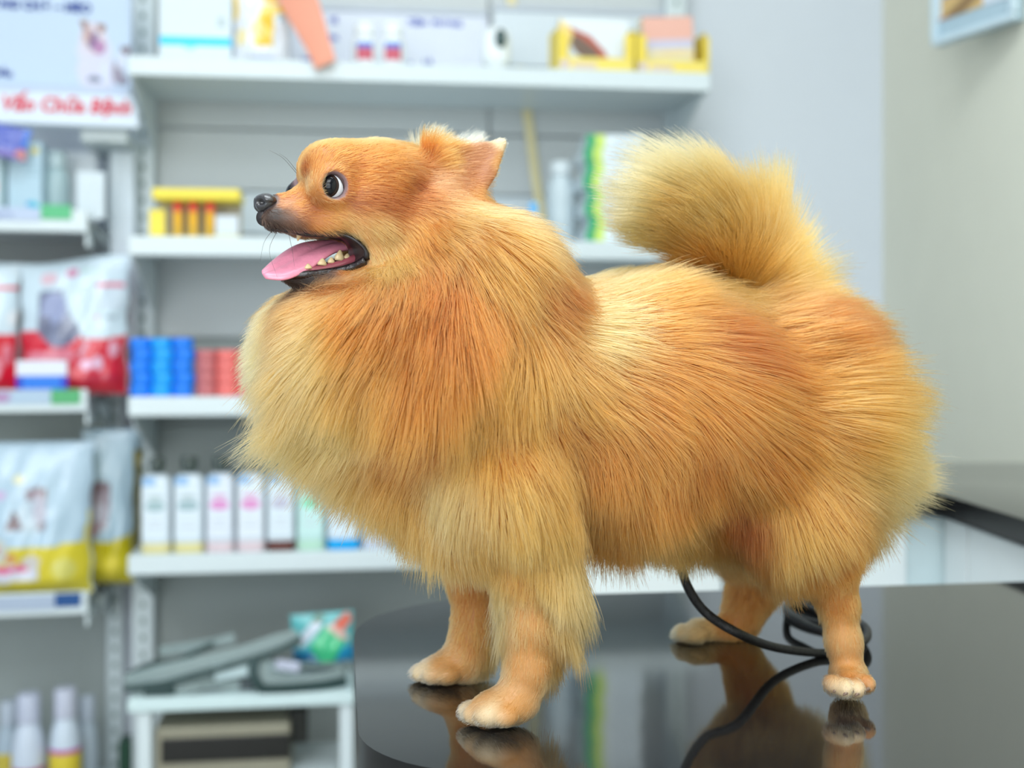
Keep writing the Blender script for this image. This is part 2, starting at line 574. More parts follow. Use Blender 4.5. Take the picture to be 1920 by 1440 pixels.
def round_plan(x0, x1, y0, y1, rs, n=14):
    """outline with corner radii (x0y0, x1y0, x1y1, x0y1)"""
    out = []
    for (cx, cy, a0), r in zip(((x0, y0, 180), (x1, y0, 270), (x1, y1, 0), (x0, y1, 90)), rs):
        ox = cx + (r if cx == x0 else -r); oy = cy + (r if cy == y0 else -r)
        for i in range(n + 1):
            a = math.radians(a0 + 90 * i / n)
            out.append((ox + r * math.cos(a), oy + r * math.sin(a)))
    return out
table = empty('grooming_table')
put_at(table, FT, 0, 0, 0)
tag(table, 'black glossy stone-topped table with rounded left corners under the dog', 'table')
def plan_solid(name, plan, z0, z1, m, parent, bev=0.003, seg=3):
    bmp = bmesh.new()
    lo = [bmp.verts.new((x, y, z0)) for x, y in plan]
    hi = [bmp.verts.new((x, y, z1)) for x, y in plan]
    bmp.faces.new(lo[::-1]); bmp.faces.new(hi)
    k = len(plan)
    for i in range(k):
        j = (i + 1) % k
        bmp.faces.new((lo[i], lo[j], hi[j], hi[i]))
    eds = [e for e in bmp.edges if abs(e.verts[0].co.z - e.verts[1].co.z) < 1e-6]
    bmesh.ops.bevel(bmp, geom=eds, offset=bev, segments=seg, affect='EDGES', profile=0.5)
    me_ = bpy.data.meshes.new(name); bmp.to_mesh(me_); bmp.free()
    me_.materials.append(m)
    if m is STONE:
        me_.materials.append(mat('stone_edge', (20, 21, 22), rough=0.32, spec=0.35, var=0.3, scale=400))
        for f_ in me_.polygons:
            if abs(f_.normal.z) < 0.3:
                f_.material_index = 1
    me_.polygons.foreach_set('use_smooth', [True] * len(me_.polygons))
    me_.set_sharp_from_angle(angle=math.radians(30))
    return link(name, me_, parent)
TU0, TU1, TD0, TD1 = 0.0, 0.655, -0.158, 0.275
PLAN = round_plan(TU0, TU1, TD0, TD1, (0.082, 0.02, 0.008, 0.128))
def skew(p, k=0.30):
    return [(x, y - k * max(0.0, x - 0.09)) if y < 0 else (x, y) for x, y in p]       # the near edge runs out at an angle
plan_solid('tabletop', skew(PLAN), TABLE_Z - 0.032, TABLE_Z, STONE, table)
BLACKM = mat('black_steel', (24, 25, 27), rough=0.4, metal=0.6)
plan_solid('apron', skew(round_plan(TU0 + 0.006, TU1 - 0.012, TD0 + 0.006, TD1 - 0.012, (0.078, 0.02, 0.02, 0.12))), TABLE_Z - 0.10, TABLE_Z - 0.0325, mat('table_apron_black', (22, 23, 25), rough=0.5), table)
for x, y in ((0.07, -0.09), (TU1 - 0.05, -0.11), (TU1 - 0.05, TD1 - 0.05), (0.12, TD1 - 0.11)):
    b = MB(); b.box(x - 0.02, x + 0.02, y - 0.02, y + 0.02, 0.0, TABLE_Z - 0.10, bev=0.003)
    b.build('leg', BLACKM, table)

# ------------------------------------------------------------------ L-shaped counter on the right
CZ = 0.788
counter = empty('counter')
put_at(counter, FC, 0, 0, 0)
tag(counter, 'L-shaped black stone counter on white cabinets along the cream wall', 'counter')
WX = 0.326
top = plan_solid('countertop', [(-0.50, 0.0), (0.0, 0.0), (0.0, -0.46), (WX + 0.004, -0.46), (WX, 0.0), (WX - 0.012, 0.36), (-0.50, 0.36)], CZ - 0.026, CZ, STONE, counter)
CABW = mat('cabinet_white_laminate', (232, 240, 242), rough=0.3, var=0.02)
b = MB()
b.prism([(-0.49, 0, 0.08), (0.31, 0, 0.08), (0.31, 0, CZ - 0.027), (-0.49, 0, CZ - 0.027)], 0.035, 0.35)
b.prism([(0.035, 0, 0.08), (0.325, 0, 0.08), (0.325, 0, CZ - 0.027), (0.035, 0, CZ - 0.027)], -0.45, 0.034)
b.build('carcass', CABW, counter)
b = MB(); b.box(-0.48, 0.30, 0.07, 0.34, 0, 0.079); b.box(0.07, 0.31, -0.44, 0.06, 0, 0.079)
b.build('plinth', BLACKM, counter)
for x0, x1 in ((-0.488, -0.26), (-0.257, -0.030)):
    b = MB(); b.box(x0, x1, 0.017, 0.034, 0.09, CZ - 0.034, bev=0.002); dr = b.build('door', CABW, counter)
    b = MB(); b.box(x0 + 0.02, x0 + 0.03, 0.005, 0.0165, 0.52, 0.64, bev=0.003); b.build('handle', mat('brushed_steel', (170, 174, 176), rough=0.3, metal=1.0), dr)
b = MB(); b.box(-0.029, 0.034, 0.022, 0.0345, 0.09, CZ - 0.034, bev=0.001); b.build('filler_strip', mat('cabinet_filler', (206, 224, 228), rough=0.3), counter)
for y0, y1 in ((-0.05, 0.018), (-0.245, -0.055), (-0.44, -0.25)):
    b = MB(); b.box(0.017, 0.034, y0, y1, 0.09, CZ - 0.034, bev=0.002); dr = b.build('door', CABW, counter)

# ------------------------------------------------------------------ framed sign on the cream wall
p0 = Vector(((1755 - 960) / FPX * 2.26, 2.26, 0)); p1 = Vector(((1909 - 960) / FPX * 2.07, 2.07, 0))
sgn = empty('wall_sign')
w_ = (p1 - p0).length
zb = CAM_Z + (HY - 88) / FPX * 2.26
sgn.location = (p0.x, p0.y, zb)
sgn.rotation_euler = (0, 0, math.atan2(p1.y - p0.y, p1.x - p0.x))
tag(sgn, 'pale blue framed sign board jutting from the cream wall at upper right', 'sign')
b = MB()
hS = 0.30
b.box(0, w_, 0.002, 0.014, 0, hS, bev=0.002)
b.build('backing', mat('sign_backing', (176, 200, 212), rough=0.4), sgn)
o = printed_board('print', w_ - 0.02, hS - 0.05, 0.002, [('r', 0.02, .60, .0, .26, (214, 180, 120)), ('r', 0, .3, -.1, .02, (190, 120, 80)), ('p', [(0.05, .02), (0.62, .20), (.62, .10), (.30, -.02)], (150, 120, 80)),
     ('e', .12, .22, .11, .07, (70, 120, 200)), ('e', .66, .25, .16, .09, (226, 176, 200)), ('p', [(.6, .12), (1.0, .34), (1.0, .28), (.64, .08)], (150, 180, 176))], (222, 230, 240), parent=sgn, n=60)
o.location = (w_ / 2, 0.001, 0.045)
b = MB(); b.box(0, w_, -0.012, 0.001, 0, 0.012, bev=0.002); b.build('lower_rail', mat('sign_frame_blue', (206, 226, 236), rough=0.3), sgn)
b = MB(); b.box(-0.002, 0.010, -0.012, 0.001, 0.0125, hS, bev=0.002); b.build('side_rail', mat('sign_frame_blue', (206, 226, 236)), sgn)
b = MB(); b.box(w_ - 0.010, w_ + 0.002, -0.012, 0.001, 0.0125, hS, bev=0.002); b.build('side_rail', mat('sign_frame_blue', (206, 226, 236)), sgn)
b = MB(); b.box(w_ - 0.05, w_ - 0.02, 0.0145, 0.03, 0.2, 0.24, bev=0.002); b.build('bracket', mat('brushed_steel', (170, 174, 176)), sgn)
# ------------------------------------------------------------------ the dog
FB = Frame(0.0, 0.765, 16.0)          # body mid-plane
HO = FB.at(690, 370)
FH = Frame(HO.x, HO.y, 33.0)          # head mid-plane, turned a little towards the viewer
FRM = {'B': FB, 'H': FH}
EYE_R = 0.0090
EYE_N = FH.at(620, 351, -0.0215)
def mirror(p, F):
    v = np.array([F.D[0], F.D[1], 0.0])
    q = np.asarray(p, float)
    d = (q - np.array([F.ox, F.oy, 0.0])) @ v
    return q - 2 * np.multiply.outer(d, v)
EYE_F = Vector(mirror(EYE_N, FH))

VOX = 0.0014
LO = np.array([-0.20, 0.615, 0.735])
HI = np.array([0.30, 0.945, 1.17])
NG = np.ceil((HI - LO) / VOX).astype(int)
G = np.ones(NG, np.float32)

def region(lo, hi):
    a = np.clip(np.floor((np.array(lo) - LO) / VOX).astype(int), 0, NG)
    b = np.clip(np.ceil((np.array(hi) - LO) / VOX).astype(int), 0, NG)
    sl = tuple(slice(i, j) for i, j in zip(a, b))
    ax = [(LO[i] + np.arange(a[i], b[i]) * VOX).astype(np.float32) for i in range(3)]
    return sl, ax[0][:, None, None], ax[1][None, :, None], ax[2][None, None, :]
def smin(a, b, k):
    h = np.maximum(k - np.abs(a - b), 0.0) / k
    return np.minimum(a, b) - h * h * k * 0.25
def smax(a, b, k):
    return -smin(-a, -b, k)
def put(lo, hi, fn, k, sub=False):
    pad = k + 4 * VOX
    sl, X, Y, Z = region(np.array(lo) - pad, np.array(hi) + pad)
    d = fn(X, Y, Z)
    G[sl] = smax(G[sl], -d, k) if sub else smin(G[sl], d, k)
def ell(F, px, py, d, rx, ry, rd, k=0.012, tilt=0.0, sub=False, rm=None):
    """ellipsoid with half sizes rx, ry in frame pixels and rd in metres across"""
    c = F.at(px, py, d)
    s = c.y / FPX
    a, b = rx * s, ry * s
    ct, st = math.cos(math.radians(tilt)), math.sin(math.radians(tilt))
    m = max(a, b, rd)
    def fn(X, Y, Z):
        x, y, z = X - c.x, Y - c.y, Z - c.z
        u = x * F.U[0] + y * F.U[1]
        v = x * F.D[0] + y * F.D[1]
        u, z = u * ct + z * st, z * ct - u * st
        k0 = np.sqrt((u / a) ** 2 + (z / b) ** 2 + (v / rd) ** 2) + 1e-6
        k1 = np.sqrt((u / a ** 2) ** 2 + (z / b ** 2) ** 2 + (v / rd ** 2) ** 2) + 1e-6
        return k0 * (k0 - 1) / k1
    put([c.x - m, c.y - m, c.z - m], [c.x + m, c.y + m, c.z + m], fn, k, sub)
def cap(p, q, ra, rb, k=0.010, sub=False):
    p, q = np.array(p), np.array(q)
    m = max(ra, rb)
    ab = q - p
    L2 = float(ab @ ab) + 1e-12
    def fn(X, Y, Z):
        t = np.clip(((X - p[0]) * ab[0] + (Y - p[1]) * ab[1] + (Z - p[2]) * ab[2]) / L2, 0, 1)
        dx, dy, dz = X - p[0] - t * ab[0], Y - p[1] - t * ab[1], Z - p[2] - t * ab[2]
        return np.sqrt(dx * dx + dy * dy + dz * dz) - (ra + (rb - ra) * t)
    put(np.minimum(p, q) - m, np.maximum(p, q) + m, fn, k, sub)
def chain(F, pts, k=0.010):
    """pts of (px, py, d, radius px)"""
    W = [(F.at(a, b, d), r * F.scale(a, d)) for a, b, d, r in pts]
    for (p, ra), (q, rb) in zip(W[:-1], W[1:]):
        cap(p, q, ra, rb, k)
def tri(a, b, c, r, k=0.006):
    a, b, c = (np.array(v) for v in (a, b, c))
    n = np.cross(b - a, a - c)
    def fn(X, Y, Z):
        P = [X, Y, Z]
        def sub_(o):
            return [P[i] - o[i] for i in range(3)]
        def dot(v, e):
            return v[0] * e[0] + v[1] * e[1] + v[2] * e[2]
        edges = [(a, b), (b, c), (c, a)]
        ins = None
        best = None
        for o, e in edges:
            ed = e - o
            v = sub_(o)
            s = np.sign(dot(v, np.cross(ed, n)))
            ins = s if ins is None else ins + s
            t = np.clip(dot(v, ed) / (ed @ ed), 0, 1)
            d2 = sum((v[i] - ed[i] * t) ** 2 for i in range(3))
            best = d2 if best is None else np.minimum(best, d2)
        pl = dot(sub_(a), n) ** 2 / (n @ n)
        return np.sqrt(np.where(np.abs(ins) > 2.0 - 1e-3, pl, best)) - r
    put(np.minimum(np.minimum(a, b), c) - r, np.maximum(np.maximum(a, b), c) + r, fn, k)

# torso
ell(FB, 790, 690, 0, 228, 210, 0.086, k=0.015)
chain(FB, [(800, 420, 0, 100), (815, 560, 0, 165)], k=0.03)
ell(FB, 935, 575, 0, 90, 120, 0.055, k=0.03, tilt=-30)
ell(FB, 890, 486, 0, 100, 85, 0.055, k=0.03)
ell(FB, 645, 650, 0, 100, 100, 0.052, k=0.03)
ell(FB, 592, 636, 0, 74, 76, 0.045, k=0.03)
ell(FB, 1185, 650, 0, 150, 112, 0.060, k=0.03)
ell(FB, 1010, 765, 0, 220, 210, 0.072, k=0.03)
ell(FB, 1230, 780, 0, 250, 225, 0.088, k=0.03)
ell(FB, 1440, 795, 0, 192, 205, 0.086, k=0.03)
ell(FB, 1470, 680, 0, 105, 95, 0.055, k=0.03)
ell(FB, 730, 815, 0, 100, 70, 0.055, k=0.03)
# shoulders and thighs
for s in (-1, 1):
    ell(FB, 940, 890, s * 0.052, 110, 120, 0.040, k=0.02)
ell(FB, 1500, 950, -0.052, 115, 110, 0.040, k=0.02)
ell(FB, 1430, 950, 0.062, 110, 115, 0.040, k=0.02)
ell(FB, 845, 905, 0, 90, 80, 0.050, k=0.03)
cap(FB.at(800, 795, -0.090), FB.at(748, 885, -0.084), 0.010, 0.007, k=0.006, sub=True)
# near front leg and paw
chain(FB, [(985, 960, -0.060, 80), (1000, 1080, -0.062, 52), (1000, 1170, -0.062, 40), (992, 1250, -0.062, 33), (975, 1300, -0.062, 34)], k=0.012)
ell(FB, 942, 1325, -0.062, 60, 33, 0.014, k=0.010)
for px, py, d, r in ((884, 1333, -0.052, 19), (895, 1338, -0.060, 21), (918, 1341, -0.069, 21), (948, 1343, -0.075, 19)):
    ell(FB, px, py, d, r * 1.35, r, r * 0.00031, k=0.003)
# far front leg and paw
chain(FB, [(880, 960, 0.040, 66), (890, 1080, 0.037, 42), (890, 1170, 0.035, 34), (878, 1222, 0.035, 31), (868, 1245, 0.035, 30)], k=0.012)
ell(FB, 838, 1252, 0.035, 54, 26, 0.013, k=0.010)
for px, py, d, r in ((790, 1260, 0.044, 16), (795, 1262, 0.036, 17), (815, 1265, 0.028, 17), (840, 1266, 0.022, 16)):
    ell(FB, px, py, d, r * 1.4, r, r * 0.00034, k=0.003)
# near hind leg: knee forward under the belly, hock back, paw facing the viewer
chain(FB, [(1520, 990, -0.060, 80), (1552, 1062, -0.064, 44), (1572, 1130, -0.064, 26), (1582, 1200, -0.066, 24), (1590, 1255, -0.066, 27)], k=0.012)
cap(FB.at(1590, 1268, -0.062), FB.at(1594, 1281, -0.080), 0.0100, 0.0085, k=0.008)
for px, py, d, r in ((1562, 1283, -0.084, 15), (1581, 1289, -0.090, 16), (1603, 1290, -0.090, 16), (1623, 1281, -0.084, 15)):
    ell(FB, px, py, d, r, r * 1.15, 0.0075, k=0.002)
# far hind leg
chain(FB, [(1440, 990, 0.075, 72), (1425, 1070, 0.085, 44), (1405, 1120, 0.090, 33), (1390, 1160, 0.091, 27), (1372, 1180, 0.091, 23)], k=0.012)
chain(FB, [(1372, 1180, 0.091, 22), (1310, 1182, 0.091, 20)], k=0.008)
for px, py, d, r in ((1284, 1186, 0.098, 15), (1288, 1187, 0.091, 16), (1306, 1189, 0.084, 16)):
    ell(FB, px, py, d, r * 1.4, r, r * 0.0004, k=0.003)
# tail, carried up over the back
chain(FB, [(1440, 580, 0, 46), (1400, 510, 0, 38), (1360, 440, 0, 34), (1310, 395, 0, 30), (1262, 380, 0, 20)], k=0.02)
# skull
ell(FH, 700, 352, 0, 128, 86, 0.034, k=0.006)
ell(FH, 622, 322, 0, 56, 52, 0.024, k=0.010)
for s in (-1, 1):
    ell(FH, 612, 318, s * 0.013, 46, 44, 0.014, k=0.008)
    ell(FH, 715, 425, s * 0.020, 85, 62, 0.019, k=0.012)
    ell(FH, 690, 385, s * 0.025, 60, 34, 0.010, k=0.010)
chain(FH, [(640, 400, 0, 52), (580, 393, 0, 38), (518, 388, 0, 24)], k=0.008)
for s in (-1, 1):
    chain(FH, [(512, 410, s * 0.0055, 20), (560, 413, s * 0.010, 26), (620, 420, s * 0.016, 36)], k=0.006)
# lower jaw
for s in (-1, 1):
    chain(FH, [(700, 478, s * 0.020, 42), (640, 508, s * 0.013, 22), (585, 517, s * 0.0085, 16), (540, 516, s * 0.004, 12)], k=0.006)
ell(FH, 640, 515, 0, 90, 17, 0.012, k=0.008)
# eye sockets
for e in (EYE_N, EYE_F):
    def fn(X, Y, Z, e=e):
        return np.sqrt((X - e.x) ** 2 + (Y - e.y) ** 2 + (Z - e.z) ** 2) - EYE_R * (1.45 if e is EYE_N else 1.03)
    m = EYE_R * 1.5
    put([e.x - m, e.y - m, e.z - m], [e.x + m, e.y + m, e.z + m], fn, 0.005)
    def fn(X, Y, Z, e=e):
        return np.sqrt((X - e.x) ** 2 + (Y - e.y) ** 2 + (Z - e.z) ** 2) - EYE_R * 0.9
    def fn2(X, Y, Z, e=e, s=(-1 if e is EYE_N else 1)):
        c = e + Vector((FH.D[0], FH.D[1], 0)) * s * EYE_R * (1.25 if s < 0 else 0.85) - Vector((FH.U[0], FH.U[1], 0)) * EYE_R * (0.2 if s < 0 else 0.9)
        x, y, z = X - c.x, Y - c.y, Z - c.z
        u = x * FH.U[0] + y * FH.U[1]
        v = x * FH.D[0] + y * FH.D[1]
        return np.sqrt((u / 0.88) ** 2 + z * z * 1.0 + (v / 1.1) ** 2) - EYE_R * 0.9
    put([e.x - m, e.y - m, e.z - m], [e.x + m, e.y + m, e.z + m], fn2, 0.002, sub=True)
# ears
for s in (-1, 1):
    A, T, Bq, C = (FH.at(808, 282, -0.020), FH.at(941, 268, -0.036), FH.at(890, 376, -0.034), FH.at(805, 390, -0.026))
    M = FH.at(926, 326, -0.037)
    if s < 0:
        tri(T, M, Bq, 0.0019, k=0.003)
    if s > 0:
        A, T, Bq, C = (FH.at(795, 285, 0.014), FH.at(905, 262, 0.034), FH.at(860, 330, 0.030), FH.at(800, 350, 0.024))
    tri(A, T, Bq, 0.0019, k=0.005)
    tri(A, Bq, C, 0.003, k=0.010)
# mouth
MOUTH = [(486, 440), (520, 434), (560, 440), (602, 442), (640, 438), (665, 447), (683, 463), (689, 478), (686, 491), (660, 498), (620, 503), (575, 508), (530, 512), (500, 520), (470, 520), (470, 450)]
MP = []
for a, b in MOUTH:
    p = FH.at(a, b, float(np.interp(a, [500, 560, 620, 690], [-.006, -.011, -.019, -.032])))
    MP.append(((p.x - FH.ox) * FH.U[0] + (p.y - FH.oy) * FH.U[1], p.z))
MP = np.array(MP)
def mouth_sd(X, Y, Z):
    u = (X - FH.ox) * FH.U[0] + (Y - FH.oy) * FH.U[1] + 0 * Z
    v = (X - FH.ox) * FH.D[0] + (Y - FH.oy) * FH.D[1] + 0 * Z
    z = Z + 0 * u
    d2 = np.full(u.shape, 1.0, np.float32)
    ins = np.zeros(u.shape, bool)
    n = len(MP)
    for i in range(n):
        a, b = MP[i], MP[(i + 1) % n]
        e = b - a
        wx, wz = u - a[0], z - a[1]
        t = np.clip((wx * e[0] + wz * e[1]) / (e @ e), 0, 1)
        d2 = np.minimum(d2, (wx - e[0] * t) ** 2 + (wz - e[1] * t) ** 2)
        c1, c2 = z >= a[1], z < b[1]
        cr = e[0] * wz - e[1] * wx
        ins ^= ((c1 & c2 & (cr > 0)) | (~c1 & ~c2 & (cr < 0)))
    return np.where(ins, -1, 1) * np.sqrt(d2), u, v
UB = FH.u(640, 0)
def mouth_cut(X, Y, Z):
    d, u, v = mouth_sd(X, Y, Z)
    core = np.maximum(np.abs(v + 0.001) - 0.0075, UB - u)        # throat and palate stay
    far = v - 0.012 + np.maximum(0, UB - 0.01 - u) * -1.0
    return np.maximum(np.maximum(d, -core), np.where(u > UB - 0.012, v - 0.011, -1))
mlo = np.array([-0.17, 0.66, 1.0]); mhi = np.array([-0.06, 0.76, 1.04])
put(mlo, mhi, mouth_cut, 0.0016, sub=True)

import openvdb as vdb
BGV = VOX * 3
grid = vdb.FloatGrid(BGV)
grid.copyFromArray(np.clip(G, -BGV, BGV), tolerance=0.0)
vp, _tr, vq = grid.convertToPolygons(isovalue=0.0, adaptivity=0.0)
V = np.asarray(vp, np.float64) * VOX + LO
Q = np.asarray(vq, np.int64)[:, ::-1]
V[:, 2] = np.maximum(V[:, 2], TABLE_Z + 0.0004)
del G

def face_geo(V, Q):
    a, b, c, d = (V[Q[:, i]] for i in range(4))
    n = np.cross(c - a, d - b)
    ar = np.linalg.norm(n, axis=1)
    return n / np.maximum(ar, 1e-15)[:, None], ar * 0.5
FN, FA = face_geo(V, Q)
if ((V[Q].mean(1) - V.mean(0)) * FN * FA[:, None]).sum() < 0:
    Q = Q[:, ::-1]
    FN = -FN
VN = np.zeros_like(V)
for i in range(4):
    np.add.at(VN, Q[:, i], FN * FA[:, None])
VN /= np.maximum(np.linalg.norm(VN, axis=1), 1e-15)[:, None]

# --- guides: where the coat lies, how long it is and what colour it has
PAL = {k: np.array(lin(v)) for k, v in dict(
    O=(180, 98, 38), G=(194, 120, 54), L=(210, 148, 84), P=(228, 188, 130), D=(146, 72, 28), E=(176, 110, 68),
    C=(220, 170, 104), K=(34, 27, 25), N=(84, 60, 48), W=(236, 210, 168)).items()}
GUIDES = [
 # frame px py d  dx dy len lift colour
 ('H',565,300,0,.5,-.7,13,.35,'G'),('H',600,262,0,1,-.4,15,.35,'G'),('H',690,248,0,1,-.1,20,.35,'L'),('H',760,256,0,1,-.2,26,.35,'L'),  # crown guides set paler: light from above put into the coat colour
 ('H',640,295,-.020,1,-.4,13,.25,'O'),('H',720,300,-.03,1,-.1,20,.25,'O'),('H',780,275,-.015,1,-.2,30,.3,'G'),('H',690,330,-.03,1,-.1,16,.25,'O'),
 ('H',560,345,-.008,.4,-1,8,.25,'G'),('H',575,322,-.014,.5,-1,9,.25,'D'),('H',600,318,-.020,.5,-1,10,.2,'G'),('H',590,345,-.018,.3,-1,8,.2,'L'),
 ('H',540,365,-.006,1,-.05,7,.2,'O'),('H',560,390,-.012,1,.2,9,.2,'O'),('H',585,400,-.016,1,.3,9,.2,'D'),('H',520,402,-.009,.9,.4,6,.2,'K'),('H',535,405,-.010,.9,.4,7,.2,'N'),('H',560,430,-.012,.7,.7,7,.2,'N'),('H',530,425,-.007,.6,.8,7,.2,'K'),('H',512,422,-.004,.4,1,8,.3,'K'),
 ('H',545,422,-.009,.7,.7,9,.25,'N'),('H',535,385,-.009,1,.2,7,.2,'E'),('H',600,415,-.018,1,.4,14,.25,'G'),('H',650,410,-.024,1,.4,20,.25,'L'),('H',640,388,-.024,1,.3,14,.2,'G'),
 ('H',700,430,-.032,.9,.5,30,.3,'L'),('H',690,366,-.032,1,.15,15,.2,'D'),('H',660,352,-.030,1,0,10,.2,'O'),('H',665,372,-.031,1,.25,10,.15,'D'),('H',715,378,-.033,1,.2,16,.15,'D'),('H',740,388,-.03,1,.3,24,.2,'D'),('H',740,340,-.033,1,.1,22,.25,'O'),
 ('H',775,440,-.036,.4,1,60,.3,'G'),('H',720,480,-.032,.4,1,55,.3,'L'),('H',690,455,-.03,.6,.7,22,.25,'L'),('H',775,350,-.030,.8,.4,26,.25,'D'),
 ('H',535,520,-.006,1,.3,6,.2,'K'),('H',575,522,-.010,1,.3,7,.2,'K'),('H',615,521,-.014,1,.35,9,.3,'N'),('H',650,518,-.018,.7,.7,22,.3,'G'),('H',610,532,0,.3,1,30,.3,'G'),('H',550,526,0,.5,1,12,.3,'K'),
 ('H',830,300,-.026,1,-.25,22,.2,'G'),('H',880,310,-.034,1,-.1,16,.15,'E'),('H',915,290,-.036,1,-.2,10,.15,'E'),('H',905,318,-.036,1,0,9,.15,'E'),('H',945,266,-.037,1,-.3,6,.3,'W'),('H',936,302,-.038,1,-.1,6,.3,'L'),('H',870,345,-.034,1,.1,18,.15,'E'),('H',815,340,-.030,.8,.1,26,.2,'E'),
 ('H',800,292,-.021,.15,-1,38,.4,'O'),('H',800,268,.016,.45,-1,46,.4,'P'),('H',860,268,.026,.7,-.8,24,.3,'W'),('H',885,370,-.034,.7,.7,26,.3,'G'),
 ('B',600,590,-.03,-.5,1,100,.4,'G'),('B',560,600,0,-1,.6,80,.4,'C'),('B',505,650,0,-1,.5,48,.42,'C'),('B',550,578,0,-.8,.6,50,.4,'C'),('B',520,600,0,-1,.5,50,.4,'C'),('B',580,570,-.02,-.6,.8,60,.35,'G'),('B',560,700,-.045,-.65,1,140,.35,'L'),
 ('B',500,760,0,-.9,.7,75,.45,'L'),('B',530,850,0,-.8,.8,85,.45,'L'),('B',620,900,0,-.7,.8,70,.45,'L'),('B',720,920,0,-.5,.9,62,.4,'G'),('B',800,960,0,-.4,1,60,.4,'G'),('B',840,985,0,-.2,1,55,.4,'O'),
 ('B',640,620,-.055,-.5,1,140,.3,'L'),('B',600,760,-.05,-.6,1,150,.3,'L'),
 ('B',700,560,-.06,-.3,1,140,.3,'O'),('B',690,700,-.075,-.45,1,160,.3,'G'),('B',640,820,-.06,-.55,1,105,.33,'L'),('B',820,540,-.06,-.1,1,150,.3,'O'),
 ('B',820,700,-.085,-.35,1,160,.3,'O'),('B',760,850,-.075,-.5,1,85,.3,'G'),('B',920,480,-.05,.35,1,120,.3,'G'),('B',880,430,-.03,.7,.7,80,.35,'L'),
 ('B',940,430,0,.9,.6,55,.35,'L'),('B',1000,500,0,.9,.6,55,.4,'G'),('B',1000,560,-.04,.6,.8,95,.35,'D'),('B',960,640,-.075,-.05,1,140,.3,'G'),('B',880,780,-.08,-.3,1,110,.35,'G'),
 ('B',900,600,-.07,.0,1,140,.3,'O'),
 ('B',960,820,-.08,-.1,1,100,.3,'G'),('B',850,900,-.07,-.35,1,80,.3,'L'),('B',785,815,-.078,-.4,1,16,.1,'D'),('B',770,842,-.077,-.4,1,16,.1,'D'),('B',755,870,-.074,-.4,1,16,.1,'D'),('B',950,960,-.07,-.1,1,85,.35,'G'),('B',1040,890,-.08,.1,1,110,.3,'G'),('B',760,950,-.04,-.3,1,90,.45,'G'),  # dark guides along the ruff crease put its shade into the coat colour
 ('B',1120,510,0,1,.1,55,.4,'L'),('B',1210,520,0,1,0,60,.4,'L'),('B',1300,540,0,1,-.05,60,.4,'G'),('B',1110,600,-.055,.8,.6,100,.3,'L'),('B',1080,720,-.085,.5,.9,120,.3,'G'),
 ('B',1210,600,-.065,1,.4,105,.3,'O'),('B',1250,720,-.085,.8,.7,125,.3,'O'),('B',1350,640,-.075,1,.35,115,.3,'D'),('B',1150,850,-.085,.3,1,125,.3,'O'),('B',1280,880,-.085,.5,.95,125,.3,'O'),
 ('B',1150,990,-.05,.1,1,72,.3,'O'),('B',1280,980,-.05,.15,1,60,.3,'G'),('B',1200,1000,0,.2,1,40,.4,'G'),('B',1080,990,0,.2,1,50,.4,'G'),('B',1360,760,-.085,.85,.6,120,.3,'O'),
 ('B',1450,690,-.075,1,.25,115,.3,'O'),('B',1530,640,-.04,1,-.05,85,.4,'D'),('B',1500,590,0,.8,-.6,75,.5,'G'),('B',1570,680,0,1,-.15,66,.5,'O'),('B',1625,760,0,1,.1,70,.5,'L'),
 ('B',1635,850,0,1,.35,85,.5,'P'),('B',1620,930,0,.9,.6,95,.5,'L'),('B',1550,790,-.07,1,.35,125,.4,'G'),('B',1580,880,-.06,.9,.55,115,.4,'L'),('B',1420,820,-.085,.8,.7,125,.3,'O'),
 ('B',1450,900,-.08,.55,.85,85,.3,'G'),('B',1405,960,-.07,.1,1,65,.3,'D'),('B',1480,990,-.085,.3,1,85,.35,'G'),('B',1560,1000,-.08,.5,.9,80,.35,'O'),('B',1580,1060,-.07,.2,1,26,.3,'O'),
 ('B',960,1060,-.08,0,1,40,.25,'G'),('B',960,1160,-.075,0,1,22,.2,'L'),('B',1000,1160,-.08,0,1,26,.2,'L'),('B',990,1240,-.075,-.1,1,18,.2,'L'),('B',900,1315,-.062,-1,.3,8,.2,'L'),('B',885,1335,-.055,-.8,.5,6,.2,'W'),('B',960,1335,-.075,-.6,.5,8,.2,'L'),('B',920,1345,-.07,-.6,.6,6,.2,'W'),
 ('B',1035,1060,-.062,.30,1,150,.35,'L'),('B',1030,1130,-.060,.30,1,150,.35,'L'),('B',1020,1190,-.060,.2,1,80,.3,'G'),
 ('B',880,1080,.025,0,1,22,.25,'O'),('B',885,1180,.025,0,1,16,.25,'G'),('B',830,1245,.030,-1,.25,11,.25,'L'),('B',790,1256,.036,-.8,.4,10,.25,'W'),('B',915,1190,.040,.5,1,36,.35,'G'),
 ('B',1585,1120,-.078,.1,1,22,.25,'G'),('B',1590,1200,-.078,0,1,13,.2,'L'),('B',1595,1255,-.080,0,1,12,.25,'L'),('B',1595,1278,-.086,0,1,9,.25,'G'),('B',1595,1296,-.094,0,1,6,.25,'W'),
 ('B',1400,1100,.075,-.1,1,28,.3,'O'),('B',1385,1155,.080,-.3,1,16,.25,'G'),('B',1300,1178,.088,-1,.3,10,.25,'P'),
 ('B',1262,380,0,-1,-.35,98,.55,'P'),('B',1300,372,0,-.7,-.8,100,.55,'P'),('B',1350,420,0,-.1,-1,118,.55,'L'),('B',1390,470,0,.4,-1,135,.55,'L'),('B',1430,520,0,.7,-.8,120,.55,'G'),
 ('B',1300,420,0,-1,-.05,130,.5,'L'),('B',1360,490,0,-1,.0,110,.5,'O'),('B',1370,450,-.015,-.5,-.8,130,.5,'L'),('B',1320,400,-.012,-.8,-.6,130,.5,'L'),
]
